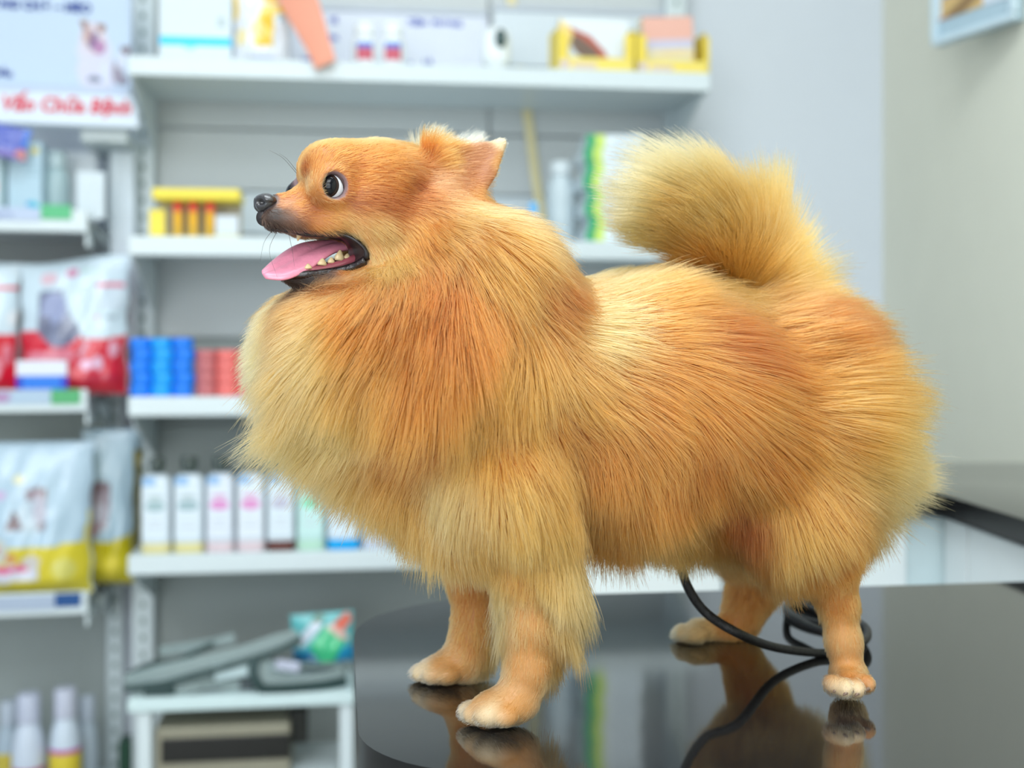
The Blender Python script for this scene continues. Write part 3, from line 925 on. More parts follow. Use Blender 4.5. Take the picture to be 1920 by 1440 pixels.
gp, gd, gl, gf, gc = [], [], [], [], []
for f, px, py, d, dx, dy, ln, lift, c in GUIDES:
    F = FRM[f]
    p = np.array(F.at(px, py, d))
    s = p[1] / FPX
    v = np.array([F.U[0] * dx, F.U[1] * dx, -dy])
    v /= np.linalg.norm(v)
    leg = f == 'B' and py > 1040 or d > 0
    for m in ((False,) if leg or d == 0 else (False, True)):
        gp.append(mirror(p, F) if m else p)
        gd.append(v); gl.append(ln * s); gf.append(lift); gc.append(PAL[c])
GE = np.array([0.0022 if g[0] == 'H' else 0.006 for g in GUIDES for _ in range(1 if ((g[0] == 'B' and g[2] > 1040) or g[3] > 0 or g[3] == 0) else 2)], np.float32)[None]
gp, gd, gl, gf, gc = (np.array(x, np.float32) for x in (gp, gd, gl, gf, gc))

def field(P):
    P = P.astype(np.float32)
    oD, oL, oF, oC = np.zeros((len(P), 3)), np.zeros(len(P)), np.zeros(len(P)), np.zeros((len(P), 3))
    for i in range(0, len(P), 20000):
        q = P[i:i + 20000]
        d2 = ((q * q).sum(1)[:, None] + (gp * gp).sum(1)[None] - 2 * q @ gp.T).clip(0)
        w = 1.0 / (d2 + GE * GE) ** 2.2
        w /= w.sum(1, keepdims=True)
        oD[i:i + 20000] = w @ gd
        oL[i:i + 20000] = w @ gl
        oF[i:i + 20000] = w @ gf
        oC[i:i + 20000] = w @ gc
    return oD, oL, oF, oC

def waves(P, scale, seed, n=10):
    r = np.random.default_rng(seed)
    k = r.normal(size=(n, 3)) / scale
    ph = r.uniform(0, 6.28, n)
    return np.sin(P @ k.T + ph).sum(1) / math.sqrt(n / 2)

NOSE_C = np.array(FH.at(497, 381, 0))
def bare(P):
    """distance (m) to what carries no fur: eyes, nose, inside of the mouth, pads"""
    e = np.minimum(np.linalg.norm(P - np.array(EYE_N), axis=1), np.linalg.norm(P - np.array(EYE_F), axis=1)) - EYE_R * 1.32
    nz = np.linalg.norm((P - NOSE_C) * np.array([1, 1, 1.15]), axis=1) - 0.0088
    md, u, v = mouth_sd(P[:, 0], P[:, 1], P[:, 2])
    near = np.linalg.norm(P - np.array(FH.at(580, 475, 0)), axis=1) < 0.06
    md = np.where(near, md, 1.0)
    return e, nz, md

# --- body mesh
E_, N_, M_ = bare(V)
_, _, _, VC = field(V)
VC = VC * 0.8
skin_eye = np.array(lin((128, 104, 106)))
we = np.clip(1 - E_ / 0.0005, 0, 1)[:, None]
VC = VC * (1 - we) + skin_eye * we
we = np.clip((-E_ - 0.0020) / 0.0006, 0, 1)[:, None]
VC = VC * (1 - we) + np.array(lin((44, 36, 40))) * we
lipw = np.clip(1 - (M_ - 0.0012) / 0.0012, 0, 1)[:, None]
VC = VC * (1 - lipw) + np.array(lin((38, 31, 33))) * lipw
inm = np.clip((0.0000 - M_) / 0.0006 + 0.5, 0, 1)[:, None]
vv = np.abs((V[:, 0] - FH.ox) * FH.D[0] + (V[:, 1] - FH.oy) * FH.D[1])[:, None]
deep = np.clip((0.0165 - vv) / 0.003, 0, 1)
inner = np.array(lin((120, 42, 50))) * deep + np.array(lin((50, 30, 34))) * (1 - deep)
VC = VC * (1 - inm) + inner * inm
nw = np.clip(1 - (N_ + 0.001) / 0.002, 0, 1)[:, None]
VC = VC * (1 - nw) + np.array(lin((48, 44, 47))) * nw

me = bpy.data.meshes.new('body')
me.vertices.add(len(V)); me.vertices.foreach_set('co', V.astype(np.float32).ravel())
me.loops.add(Q.size); me.loops.foreach_set('vertex_index', Q.astype(np.int32).ravel())
me.polygons.add(len(Q)); me.polygons.foreach_set('loop_start', np.arange(0, Q.size, 4, dtype=np.int32))
me.update(calc_edges=True)
me.polygons.foreach_set('use_smooth', np.ones(len(Q), bool))
ca = me.color_attributes.new('coat', 'FLOAT_COLOR', 'POINT')
ca.data.foreach_set('color', np.c_[VC, np.ones(len(V))].astype(np.float32).ravel())
me.materials.append(print_mat('dog_skin', rough=0.45, attr='coat'))
dog = empty('pomeranian_dog', (FB.ox, FB.oy, TABLE_Z))
tag(dog, 'fluffy orange pomeranian dog standing on the glossy black table, mouth open, tongue out', 'dog')
DOGINV = Matrix.Translation((-FB.ox, -FB.oy, -TABLE_Z))
def dogpart(o):
    o.parent = dog
    o.matrix_parent_inverse = DOGINV
    return o
body = dogpart(link('body', me))

# --- fur
def fur_material():
    m = bpy.data.materials.new('dog_fur')
    m.use_nodes = True
    nt = m.node_tree
    nt.nodes.clear()
    out = nt.nodes.new('ShaderNodeOutputMaterial')
    at = nt.nodes.new('ShaderNodeAttribute'); at.attribute_name = 'coat'
    hi = nt.nodes.new('ShaderNodeHairInfo')
    ramp = nt.nodes.new('ShaderNodeMapRange')
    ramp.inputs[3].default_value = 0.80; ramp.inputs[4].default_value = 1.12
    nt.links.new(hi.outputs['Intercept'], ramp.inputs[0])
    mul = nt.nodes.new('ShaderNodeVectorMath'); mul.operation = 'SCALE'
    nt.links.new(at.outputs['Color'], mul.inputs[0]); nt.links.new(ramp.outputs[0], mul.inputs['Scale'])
    b = nt.nodes.new('ShaderNodeBsdfHairPrincipled')
    b.model = 'CHIANG'
    b.parametrization = 'COLOR'
    b.inputs['Roughness'].default_value = 0.42
    b.inputs['Radial Roughness'].default_value = 0.75
    b.inputs['Coat'].default_value = 0.0
    b.inputs['Random Roughness'].default_value = 0.1
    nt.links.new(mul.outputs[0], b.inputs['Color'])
    nt.links.new(b.outputs[0], out.inputs['Surface'])
    return m
FUR = fur_material()

QC = V[Q].mean(1)
dens = np.ones(len(Q))
dens[QC[:, 2] < TABLE_Z + 0.002] = 0
view = QC - np.array([0, 0, CAM_Z])
away = (FN * view).sum(1) / np.linalg.norm(view, axis=1)
dens *= np.where(away > 0.45, 0.35, 1.0)
hd = np.linalg.norm(QC - np.array(FH.at(660, 390, 0)), axis=1)
dens *= np.where(hd < 0.075, 2.6, 1.0)
dens *= np.where(QC[:, 2] < 0.86, 2.0, 1.0)
td = np.linalg.norm(QC - np.array(FB.at(1340, 430, 0)), axis=1)
dens *= np.where(td < 0.055, 2.4, 1.0)
pw = FA * dens
N_HAIR = 260000
pick = rng.choice(len(Q), N_HAIR, p=pw / pw.sum())
bw = rng.dirichlet((1, 1, 1, 1), N_HAIR)
R0 = (V[Q[pick]] * bw[:, :, None]).sum(1)
NR = (VN[Q[pick]] * bw[:, :, None]).sum(1)
NR /= np.linalg.norm(NR, axis=1)[:, None]
E_, N_, M_ = bare(R0)
keep = (E_ > 0.0) & (N_ > 0) & (M_ > 0.0012)
R0, NR, E_, M_ = R0[keep], NR[keep], E_[keep], M_[keep]
n = len(R0)
Dg, Ln, Lf, Cg = field(R0)
# strand parameters, tufted in two sizes
def jitter(P, sc, seed):
    return np.c_[waves(P, sc, seed), waves(P, sc, seed + 1), waves(P, sc, seed + 2)]
Dg /= np.maximum(np.linalg.norm(Dg, axis=1), 1e-6)[:, None]
long_ = np.clip(Ln / 0.03, 0.12, 1)[:, None]
Dg = Dg + jitter(R0, 0.010, 3) * 0.10 * long_ + jitter(R0, 0.035, 9) * 0.20 * long_ + rng.normal(size=(n, 3)) * 0.11
Ln = Ln * (1 + 0.16 * waves(R0, 0.014, 21)) * rng.uniform(0.62, 1.1, n)
Ln = np.minimum(Ln, 0.004 + np.maximum(E_, 0) * 0.9)
Ln = np.minimum(Ln, 0.0022 + np.maximum(E_, 0) * 0.55)
Ln = np.minimum(Ln, 0.0022 + np.maximum(M_, 0) * 2.2)
Lf = np.clip(Lf + rng.normal(size=n) * 0.05, 0.05, 0.9)[:, None]
dn = (Dg * NR).sum(1)[:, None]
T = Dg - NR * dn * np.where(dn < 0, 1.0, 0.55)
T /= np.maximum(np.linalg.norm(T, axis=1), 1e-6)[:, None]
D0 = T * (1 - Lf) + NR * Lf * 1.15
D0 /= np.linalg.norm(D0, axis=1)[:, None]
D1 = T * 0.92 + NR * Lf * 0.22 + np.array([0, 0, -0.14]) * long_
D1 /= np.linalg.norm(D1, axis=1)[:, None]
K = 7
ts = np.linspace(0, 1, K)
def shape(L, A, B, t):
    return L[:, None] * (A * (t - 0.5 * t * t) + B * 0.5 * t * t) * (1.0 if True else 1)
PTS = np.stack([R0 + shape(Ln * 1.25, D0, D1, t) for t in ts], 1)
def clump(PTS, R0, npar, amt, seed):
    r = np.random.default_rng(seed)
    par = r.choice(len(R0), npar, replace=False)
    kd = kdtree.KDTree(npar)
    for i, j in enumerate(par):
        kd.insert(R0[j], i)
    kd.balance()
    near = np.array([kd.find(p)[1] for p in R0])
    pj = par[near]
    off = PTS[pj] - PTS
    gap = np.linalg.norm(R0[pj] - R0, axis=1)
    ok = np.clip(1.5 - gap / 0.006, 0, 1) * np.clip((NR * NR[pj]).sum(1), 0, 1)
    a = (amt * r.uniform(0.5, 1.0, len(R0)) * ok)[:, None, None] * (ts ** 1.6)[None, :, None]
    return PTS + off * a
PTS = clump(PTS, R0, n // 12, 0.26, 5)
# frizz
fr = jitter(R0, 0.002, 41)
PTS += (fr[:, None, :] * (ts ** 2)[None, :, None]) * (0.0015 * long_)[:, :, None]
# stay above the table
PTS[:, :, 2] = np.maximum(PTS[:, :, 2], TABLE_Z + 0.0006)
# colour: tufts of darker and lighter strands
cn = waves(R0 + Dg * 0.0, 0.010, 61) * 0.5 + waves(R0, 0.028, 71) * 0.5
sh = np.exp(0.13 * cn + rng.normal(size=n) * 0.08)[:, None]
warm = np.array([0.97, 1.03, 1.10])
CL = np.clip(Cg * np.where(sh > 1, sh ** (warm * 1.0), sh ** np.array([0.8, 1.15, 1.5])), 0, 0.95)

def hair_object(name, PTS, CL, r0, r1, material):
    n, K = PTS.shape[:2]
    h = bpy.data.hair_curves.new(name)
    h.add_curves([K] * n)
    h.attributes['position'].data.foreach_set('vector', PTS.astype(np.float32).ravel())
    ra = h.attributes.get('radius') or h.attributes.new('radius', 'FLOAT', 'POINT')
    rr = (r0[:, None] * (1 - ts[None] ** 1.5) + r1 * ts[None] ** 1.5)
    ra.data.foreach_set('value', rr.astype(np.float32).ravel())
    c = h.attributes.new('coat', 'FLOAT_COLOR', 'CURVE')
    c.data.foreach_set('color', np.c_[CL, np.ones(n)].astype(np.float32).ravel())
    h.materials.append(material)
    return link(name, h)
r0 = np.clip(0.00006 + Ln * 0.0036, 0.00007, 0.00019)
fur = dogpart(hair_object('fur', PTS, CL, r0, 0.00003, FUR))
fur['kind'] = 'stuff'
# --- eyes
def eyeball(c, look, side):
    look = Vector(look).normalized()
    q = look.to_track_quat('Z', 'Y').to_matrix().to_4x4()
    mtx = Matrix.Translation(c) @ q
    b = MB()
    prof = [(EYE_R * math.sin(t), -EYE_R * math.cos(t)) for t in np.linspace(0, math.pi, 25)]
    b.lathe(prof, n=36, mtx=mtx)
    e = b.build('eyeball', mat('eye_white', (214, 216, 224), rough=0.12, coat=1.0, var=0.03), smooth=True)
    dogpart(e)
    b = MB()
    R = EYE_R * 1.012
    prof = [(R * math.sin(t), R * math.cos(t)) for t in np.linspace(0, 0.88, 14)]
    b.lathe(prof, n=36, mtx=mtx)
    i = b.build('iris', mat('eye_iris', (40, 26, 22), rough=0.05, spec=0.3), e, smooth=True)
    b = MB()
    R = EYE_R * 1.022
    prof = [(R * math.sin(t), R * math.cos(t)) for t in np.linspace(0, 0.70, 12)]
    b.lathe(prof, n=36, mtx=mtx)
    b.build('pupil', mat('eye_pupil', (9, 10, 16), rough=0.03, spec=0.35), e, smooth=True)
    return e
hu, hdv = Vector((FH.U[0], FH.U[1], 0)), Vector((FH.D[0], FH.D[1], 0))
eyeball(EYE_N, -hdv * 1.0 - hu * 0.95 + Vector((0, 0, 0.03)), -1)
eyeball(EYE_F, hdv * 0.1 - hu * 1.0 + Vector((0, 0, 0.02)), 1)

# --- eyelids: a shell over the eyeball with an almond opening
def eyelid(c, axis, outline, name='eyelid'):
    n = Vector(axis).normalized()
    xr = Vector((n.y, -n.x, 0)).normalized() * -1.0
    if xr.x < 0:
        xr = -xr
    zu = n.cross(xr)
    if zu.z < 0:
        zu = -zu
    s_ = FH.scale(620)
    ang = [math.atan2(-oy, ox) % (2 * math.pi) for ox, oy in outline]
    rad = [math.hypot(ox, oy) * s_ for ox, oy in outline]
    order = np.argsort(ang)
    an = np.array(ang)[order]; ra = np.array(rad)[order]
    an = np.r_[an[-1] - 2 * math.pi, an, an[0] + 2 * math.pi]; ra = np.r_[ra[-1], ra, ra[0]]
    NA, NR_ = 56, 9
    co, colr = [], []
    dark, mid = np.array(lin((40, 32, 36))), np.array(lin((132, 106, 106)))
    for i in range(NR_):
        f = i / (NR_ - 1)
        for k in range(NA):
            a = 2 * math.pi * k / NA
            r = min(float(np.interp(a, an, ra)), EYE_R * 0.97)
            t0 = math.asin(r / EYE_R)
            t = t0 + (1.75 - t0) * f
            R_ = EYE_R * (1.012 + 0.055 * math.sin(min(1.0, f * 3.0) * math.pi / 2))
            co.append(c + (n * math.cos(t) + (xr * math.cos(a) + zu * math.sin(a)) * math.sin(t)) * R_)
            w = min(1.0, f / 0.28)
            colr.append(dark * (1 - w) + mid * w)
    F = []
    for i in range(NR_ - 1):
        for k in range(NA):
            j = (k + 1) % NA
            F.append((i * NA + k, i * NA + j, (i + 1) * NA + j, (i + 1) * NA + k))
    ml = bpy.data.meshes.new(name)
    ml.from_pydata([tuple(p) for p in co], [], F)
    ca_ = ml.color_attributes.new('coat', 'FLOAT_COLOR', 'POINT')
    ca_.data.foreach_set('color', np.c_[np.array(colr), np.ones(len(co))].astype(np.float32).ravel())
    ml.polygons.foreach_set('use_smooth', [True] * len(F))
    ml.materials.append(print_mat('dog_skin', attr='coat'))
    dogpart(link(name, ml))
camdir = Vector((0, 0, CAM_Z)) - EYE_N
eyelid(EYE_N, camdir, [(-21, 3), (-18, -8), (-10, -17), (0, -22), (11, -19), (19, -9), (22, 2), (25, 12), (14, 17), (2, 20), (-10, 17), (-18, 10)])

# --- nose
b = MB()
def nose_pt(t, p):
    pass
bmn = bmesh.new()
bmesh.ops.create_uvsphere(bmn, u_segments=40, v_segments=28, radius=1.0)
s = FH.scale(497)
for v in bmn.verts:
    x, y, z = v.co.x, v.co.y, v.co.z             # x along the head (front = -x), y across, z up
    if z > 0:
        z *= 0.90
    y *= 1.0 + 0.15 * (z > 0) - 0.12 * max(0, -z)
    fx = 1.0
    # nostrils
    for sy in (-1, 1):
        dd = ((x + 0.70) / 0.30) ** 2 + ((y - sy * 0.58) / 0.26) ** 2 + ((z - 0.02) / 0.22) ** 2
        k = math.exp(-dd * 0.9) * 0.62
        x += k * 0.9; y -= sy * k * 0.5
    # groove between
    x += 0.14 * math.exp(-(y / 0.10) ** 2) * (z < 0.35)
    v.co = Vector((NOSE_C)) + hu * (x * 20 * s / 0.9) + hdv * (y * 0.0080) + Vector((0, 0, z * 21 * s))
for f in bmn.faces:
    f.smooth = True
men = bpy.data.meshes.new('nose'); bmn.to_mesh(men); bmn.free()
men.materials.append(mat('dog_nose', (38, 36, 40), rough=0.25, var=0.3, scale=900, bump=0.35, coat=0.9))
dogpart(link('nose', men))
# lip pad below the nose
bmn = bmesh.new()
bmesh.ops.create_uvsphere(bmn, u_segments=24, v_segments=16, radius=1.0)
lc = FH.at(497, 408, 0)
for v in bmn.verts:
    x, y, z = v.co
    x += 0.2 * math.exp(-(y / 0.15) ** 2)
    v.co = lc + hu * (x * 15 * s / 0.9) + hdv * (y * 0.0052) + Vector((0, 0, z * 17 * s))
for f in bmn.faces:
    f.smooth = True
men = bpy.data.meshes.new('upper_lip'); bmn.to_mesh(men); bmn.free()
men.materials.append(mat('dog_lip', (40, 34, 36), rough=0.4, var=0.2, scale=700, bump=0.3))
dogpart(link('upper_lip', men))

# --- tongue
far = smooth_pts([FH.at(668, 452, .006), FH.at(620, 451, .008), FH.at(575, 452, .009), FH.at(545, 461, .010), FH.at(512, 484, .008), FH.at(488, 508, .003)], 26)
nea = smooth_pts([FH.at(672, 462, -.006), FH.at(630, 470, -.010), FH.at(602, 490, -.012), FH.at(572, 509, -.013), FH.at(535, 524, -.011), FH.at(496, 521, -.004)], 26)
bmt = bmesh.new()
NW = 13
rows = []
for i in range(26):
    a, c = far[i], nea[i]
    w = c - a
    t = (far[min(i + 1, 25)] + nea[min(i + 1, 25)] - far[max(i - 1, 0)] - nea[max(i - 1, 0)]).normalized()
    nrm = t.cross(w).normalized()
    if nrm.y > 0 and nrm.z < 0:
        nrm = -nrm
    if nrm.dot(Vector((-0.2, -1, 0.8))) < 0:
        nrm = -nrm
    th = 0.0024 * (1 - 0.5 * (i / 25) ** 3)
    ring = []
    for k in range(2 * NW):
        top = k < NW
        q = (k / (NW - 1)) if top else (1 - (k - NW) / (NW - 1))
        e = 2 * q - 1
        edge = math.sqrt(max(0.0, 1 - e ** 4))
        h = th * edge * (1 if top else -1)
        if top:
            h -= 0.0012 * math.exp(-((e + 0.05) / 0.16) ** 2) * min(1, i / 6)
        h -= 0.002 * e * e * (0.4)
        ring.append(bmt.verts.new(a + w * q + nrm * h))
    rows.append(ring)
for i in range(25):
    for k in range(2 * NW):
        j = (k + 1) % (2 * NW)
        bmt.faces.new((rows[i][k], rows[i][j], rows[i + 1][j], rows[i + 1][k]))
bmt.faces.new(rows[0][::-1]); bmt.faces.new(rows[-1])
bmesh.ops.remove_doubles(bmt, verts=bmt.verts[:], dist=1e-5)
bmesh.ops.recalc_face_normals(bmt, faces=bmt.faces[:])
for f in bmt.faces:
    f.smooth = True
met = bpy.data.meshes.new('tongue'); bmt.to_mesh(met); bmt.free()
met.materials.append(mat('dog_tongue', (216, 134, 158), rough=0.33, var=0.12, scale=260, bump=0.25, coat=0.35))
tongue = dogpart(link('tongue', met))
md = tongue.modifiers.new('smooth', 'SUBSURF'); md.levels = md.render_levels = 1

# --- gum and teeth of the lower jaw
b = MB()
b.tube(smooth_pts([FH.at(674, 482, -.013), FH.at(645, 494, -.0135), FH.at(612, 503, -.012), FH.at(575, 509, -.0095), FH.at(545, 512, -.006)], 20), [0.0030] * 4 + [0.0026] * 12 + [0.0018] * 4, n=10)
dogpart(b.build('gum', mat('dog_gum', (150, 74, 86), rough=0.3, var=0.35, scale=300, coat=0.5), smooth=True))
b = MB()
b.tube(smooth_pts([FH.at(686, 488, -.0295), FH.at(662, 501, -.0235), FH.at(625, 510, -.0160), FH.at(580, 515, -.0120), FH.at(525, 518, -.005)], 22), [0.0028] * 14 + [0.0026] * 4 + [0.0022] * 4, n=10)
dogpart(b.build('lower_lip', mat('dog_lower_lip', (30, 21, 24), rough=0.25, var=0.3, scale=400, coat=0.4, bump=0.5), smooth=True))
b = MB()
b.tube(smooth_pts([FH.at(508, 431, -.006), FH.at(540, 433, -.0105), FH.at(575, 440, -.0145), FH.at(610, 441, -.0185), FH.at(642, 440, -.0235), FH.at(668, 452, -.0285), FH.at(685, 469, -.0310), FH.at(688, 486, -.0300)], 26), [0.0008] * 3 + [0.0012] * 20 + [0.0018] * 3, n=10)
dogpart(b.build('lip_edge', mat('dog_lip_dark', (28, 20, 22), rough=0.35), smooth=True))
TOOTH = mat('dog_tooth', (214, 190, 148), rough=0.25, var=0.12, scale=200, coat=0.3)
def tooth(px, py, d, w, h, lean=0.0, up=1):
    base = FH.at(px, py, d)
    sc_ = FH.scale(px)
    b = MB()
    prof = [(0.5, -0.15), (0.56, 0.08), (0.48, 0.35), (0.30, 0.66), (0.13, 0.92), (0.0, 1.0)]
    b.lathe([(r * w * sc_, z * h * sc_ * up) for r, z in prof], n=14, sy=0.7, mtx=Matrix.Translation(base) @ Matrix.Rotation(FH.a, 4, 'Z') @ Matrix.Rotation(lean, 4, 'Y'))
    dogpart(b.build('tooth', TOOTH, smooth=True))
tooth(636, 486, -.0130, 17, 18, 0.12)
tooth(621, 492, -.0125, 13, 10, 0.0)
tooth(604, 496, -.0125, 17, 12, 0.1)
tooth(578, 503, -.0115, 14, 9, -0.05)
tooth(651, 484, -.0130, 13, 9, 0.1)
tooth(562, 436, -.0055, 11, 17, 0.25, up=-1)
tooth(614, 436, -.0150, 8, 7, 0.1, up=-1)

# --- whiskers and brow hairs
def whisker(pts):
    b = MB()
    P = smooth_pts(pts, 9)
    b.tube(P, list(np.linspace(0.00014, 0.00004, 9)), n=5)
    dogpart(b.build('whisker', mat('dog_whisker', (52, 42, 38), rough=0.4)))
for a, bb, c, d in (((540, 432), (548, 470), (552, 500), -.010), ((560, 428), (575, 455), (588, 470), -.012), ((520, 432), (505, 470), (520, 520), -.007),
                    ((512, 430), (495, 455), (488, 490), -.004), ((575, 528), (580, 560), (572, 590), -.010), ((610, 530), (606, 552), (600, 570), -.012),
                    ((556, 325), (530, 296), (505, 282), .010), ((556, 320), (538, 298), (524, 288), .008), ((560, 528), (540, 556), (552, 600), -.006)):
    whisker([FH.at(*a, d), FH.at(*bb, d - 0.006 if d < 0 else d + .004), FH.at(*c, d - 0.010 if d < 0 else d + .008)])
# --- claws
CLAW = mat('dog_claw', (132, 108, 92), rough=0.35)
for px, py, d in ((872, 1348, -.053), (884, 1354, -.062), (908, 1358, -.071), (938, 1359, -.077), (774, 1270, .043), (782, 1273, .035), (803, 1276, .027),
                  (1562, 1298, -.090), (1581, 1304, -.096), (1603, 1305, -.096), (1622, 1296, -.090), (1268, 1194, .094), (1288, 1200, .084)):
    p = FB.at(px, py, d)
    p.z = max(p.z, TABLE_Z + 0.0022)
    b = MB()
    b.tube([p + Vector((0.006, 0.003, 0.002)), p + Vector((0.002, 0.001, 0.0015)), p], [0.0017, 0.0015, 0.0004], n=8)
    dogpart(b.build('claw', CLAW, smooth=True))
# ------------------------------------------------------------------ signs with lettering
BLUEINK = mat('ink_navy', (44, 70, 150), rough=0.5)
BLUEINK2 = mat('ink_blue', (74, 92, 190), rough=0.5)
REDINK = mat('ink_red', (222, 60, 84), rough=0.5)
RX = (math.pi / 2, 0, 0)
# poster above the left unit
d = 0.055
u0, u1 = FL.u(-60, d), FL.u(246, d)
zp0, zp1 = zz(FL, 120, 163, d), zz(FL, 120, -60, d)
W_, H_ = u1 - u0, zp1 - zp0
def dogcat(u, v):
    return None
fx = lambda px: (FL.u(px, d) - u0) / W_
fy = lambda py: (zz(FL, 120, py, d) - zp0) / H_
ey = lambda n: n / 223.0
ex = lambda n: n / 306.0
WH, BRN, PNK, SHD = (210, 210, 229), (150, 112, 104), (176, 126, 170), (150, 150, 178)
lay = [('e', fx(180), fy(130), ex(36), ey(36), WH), ('e', fx(178), fy(95), ex(34), ey(32), WH), ('e', fx(184), fy(145), ex(34), ey(24), WH),
       ('e', fx(160), fy(150), ex(12), ey(10), WH), ('e', fx(176), fy(72), ex(26), ey(32), (214, 204, 216)), ('e', fx(166), fy(66), ex(11), ey(16), (190, 160, 160)),
       ('p', [(fx(149), fy(36)), (fx(166), fy(38)), (fx(162), fy(58)), (fx(155), fy(52))], BRN), ('p', [(fx(199), fy(42)), (fx(178), fy(42)), (fx(190), fy(60)), (fx(198), fy(54))], BRN),
       ('e', fx(177), fy(70), ex(7), ey(12), (120, 88, 130)), ('e', fx(186), fy(86), ex(13), ey(14), PNK), ('e', fx(172), fy(82), ex(6), ey(8), (112, 84, 130)),
       ('e', fx(178), fy(147), ex(14), ey(6), (120, 126, 150)), ('e', fx(196), fy(134), ex(8), ey(22), (212, 218, 238)),
       ('e', fx(222), fy(132), ex(12), ey(24), (150, 142, 160)), ('e', fx(236), fy(91), ex(10), ey(9), (118, 100, 112)), ('e', fx(228), fy(110), ex(10), ey(16), (208, 214, 232)),
       ('e', fx(234), fy(148), ex(8), ey(8), (120, 112, 128)), ('p', [(fx(228), fy(80)), (fx(232), fy(88)), (fx(226), fy(92))], (110, 96, 106)), ('p', [(fx(246), fy(80)), (fx(246), fy(92)), (fx(239), fy(86))], (110, 96, 106))]
poster = empty('poster')
put_at(poster, FL, (u0 + u1) / 2, d, zp0)
tag(poster, 'pale blue poster printed with a seated dog and kitten, above the red-lettered header', 'poster')
printed_board('board', W_, H_, 0.008, lay, (190, 208, 230), parent=poster, n=150)
def sign_text(par, F, dd, txt, px, py, hpx, m, um, zbase, align='RIGHT', it=0.0, bold=0.0, yoff=-0.005, sx=1.0):
    sc_ = F.scale(px, dd)
    text_part(txt, hpx * sc_ / 0.70, (F.u(px, dd) - um, yoff, zz(F, px, py, dd) - zbase), RX, m, par, align=align, italic=it, bold=bold, sx=sx, ext=0.0004)
sign_text(poster, FL, d, 'DƯỠNG CHÓ – MÈO', 172, 25, 16, BLUEINK, (u0 + u1) / 2, zp0, bold=0.0012, sx=0.98)
sign_text(poster, FL, d, 'Dẫn', 24, 145, 13, BLUEINK, (u0 + u1) / 2, zp0, bold=0.001)
# header strip with red script
d2 = 0.02
v0, v1 = FL.u(-60, d2), FL.u(262, d2)
zh0, zh1 = zz(FL, 120, 236, d2), zz(FL, 120, 164, d2)
hdr = empty('header_sign')
put_at(hdr, FL, (v0 + v1) / 2, d2, zh0)
tag(hdr, 'white header strip with red slanted lettering across the left shelving unit', 'sign')
b = MB()
hw = (v1 - v0) / 2; hh = zh1 - zh0
b.prism([(-hw, 0, 0), (hw, 0, 0), (hw - 0.004, 0, hh * 0.5), (hw - 0.020, 0, hh), (-hw, 0, hh)], -0.008, 0.028, bev=0.002)
b.build('housing', mat('header_plastic', (214, 226, 240), rough=0.3, var=0.02), hdr)
b = MB(); b.box(-hw, hw - 0.022, -0.0086, 0.0, hh - 0.013, hh - 0.001, bev=0.001); b.build('upper_rail', mat('header_rail', (186, 200, 226), rough=0.3), hdr)
sign_text(hdr, FL, d2, 'Vấn Chữa Bệnh', 246, 216, 26, REDINK, (v0 + v1) / 2, zh0, it=0.22, bold=0.0012, yoff=-0.0095, sx=0.93)

# signs on the back of the top shelf
def back_sign(px0, px1, py0, py1, dd, base, label, texts, name='wall_sign'):
    u, w = span(FS, px0, px1, dd)
    z0, z1 = zz(FS, (px0 + px1) / 2, py1, dd), zz(FS, (px0 + px1) / 2, py0, dd)
    r = empty(name); put_at(r, FS, u, dd, z0)
    tag(r, label, 'sign')
    b = MB(); b.box(-w / 2, w / 2, -0.003, 0.003, 0, z1 - z0, bev=0.002)
    b.build('board', mat('sign_board_%d_%d_%d' % base, base, rough=0.4, var=0.02), r)
    b = MB(); b.box(-w / 2, w / 2, -0.008, -0.0031, z1 - z0 - 0.012, z1 - z0, bev=0.002)
    b.build('upper_rail', mat('sign_rail_grey', (196, 204, 216), rough=0.4), r)
    for t, px, py, h in texts:
        sign_text(r, FS, dd, t, px, py, h, BLUEINK2, u, z0, align='LEFT', bold=0.0008, yoff=-0.0035)
    return r
Z1P = 128
back_sign(545, 915, 14, Z1P, 0.300, (226, 232, 246), 'white sign board with blue lettering standing behind the two white bottles',
          [('KHÁM', 566, 44, 10), ('TÊ', 617, 44, 10), ('GIÁ', 560, 76, 10), ('DA', 614, 76, 10), ('Nội', 566, 118, 9), ('TIÊM', 764, 48, 11), ('-', 798, 48, 11), ('PHÒNG', 810, 49, 11), ('x', 767, 122, 7), ('LÀ', 794, 122, 10)])
back_sign(925, 1258, 16, Z1P, 0.300, (222, 232, 240), 'blank pale sign board standing behind the camera and yellow display boxes', [])

# ------------------------------------------------------------------ things on the top shelf
def box_thing(name, label, cat, F, px0, px1, py0, py1, dd, dep, layers, base, z=None, rz=0.0, group=None, n=50, side=None):
    u, w = span(F, px0, px1, dd)
    pm = (px0 + px1) / 2
    z0 = zz(F, pm, py1, dd) if z is None else z
    z1 = zz(F, pm, py0, dd)
    r = printed_board(name, w, z1 - z0, dep, layers, base, n=n, edge=side)
    F_w = F.w(u, dd + dep / 2, z0)
    r.location = F_w; r.rotation_euler = (0, 0, F.a + rz)
    tag(r, label, cat, group)
    return r
bx = box_thing('carton', 'white carton with a bright cyan stripe at the left end of the top shelf', 'box', FS, 299, 434, -22, 108, 0.05, 0.12,
          [('r', 0, 1, .235, .365, (20, 206, 248)), ('r', .8, .9, .5, .62, (180, 196, 200)), ('e', .42, .22, .08, .03, (150, 226, 248))], (214, 225, 232), z=Z1 + 0.0005)
b = MB(); w_ = 0.128
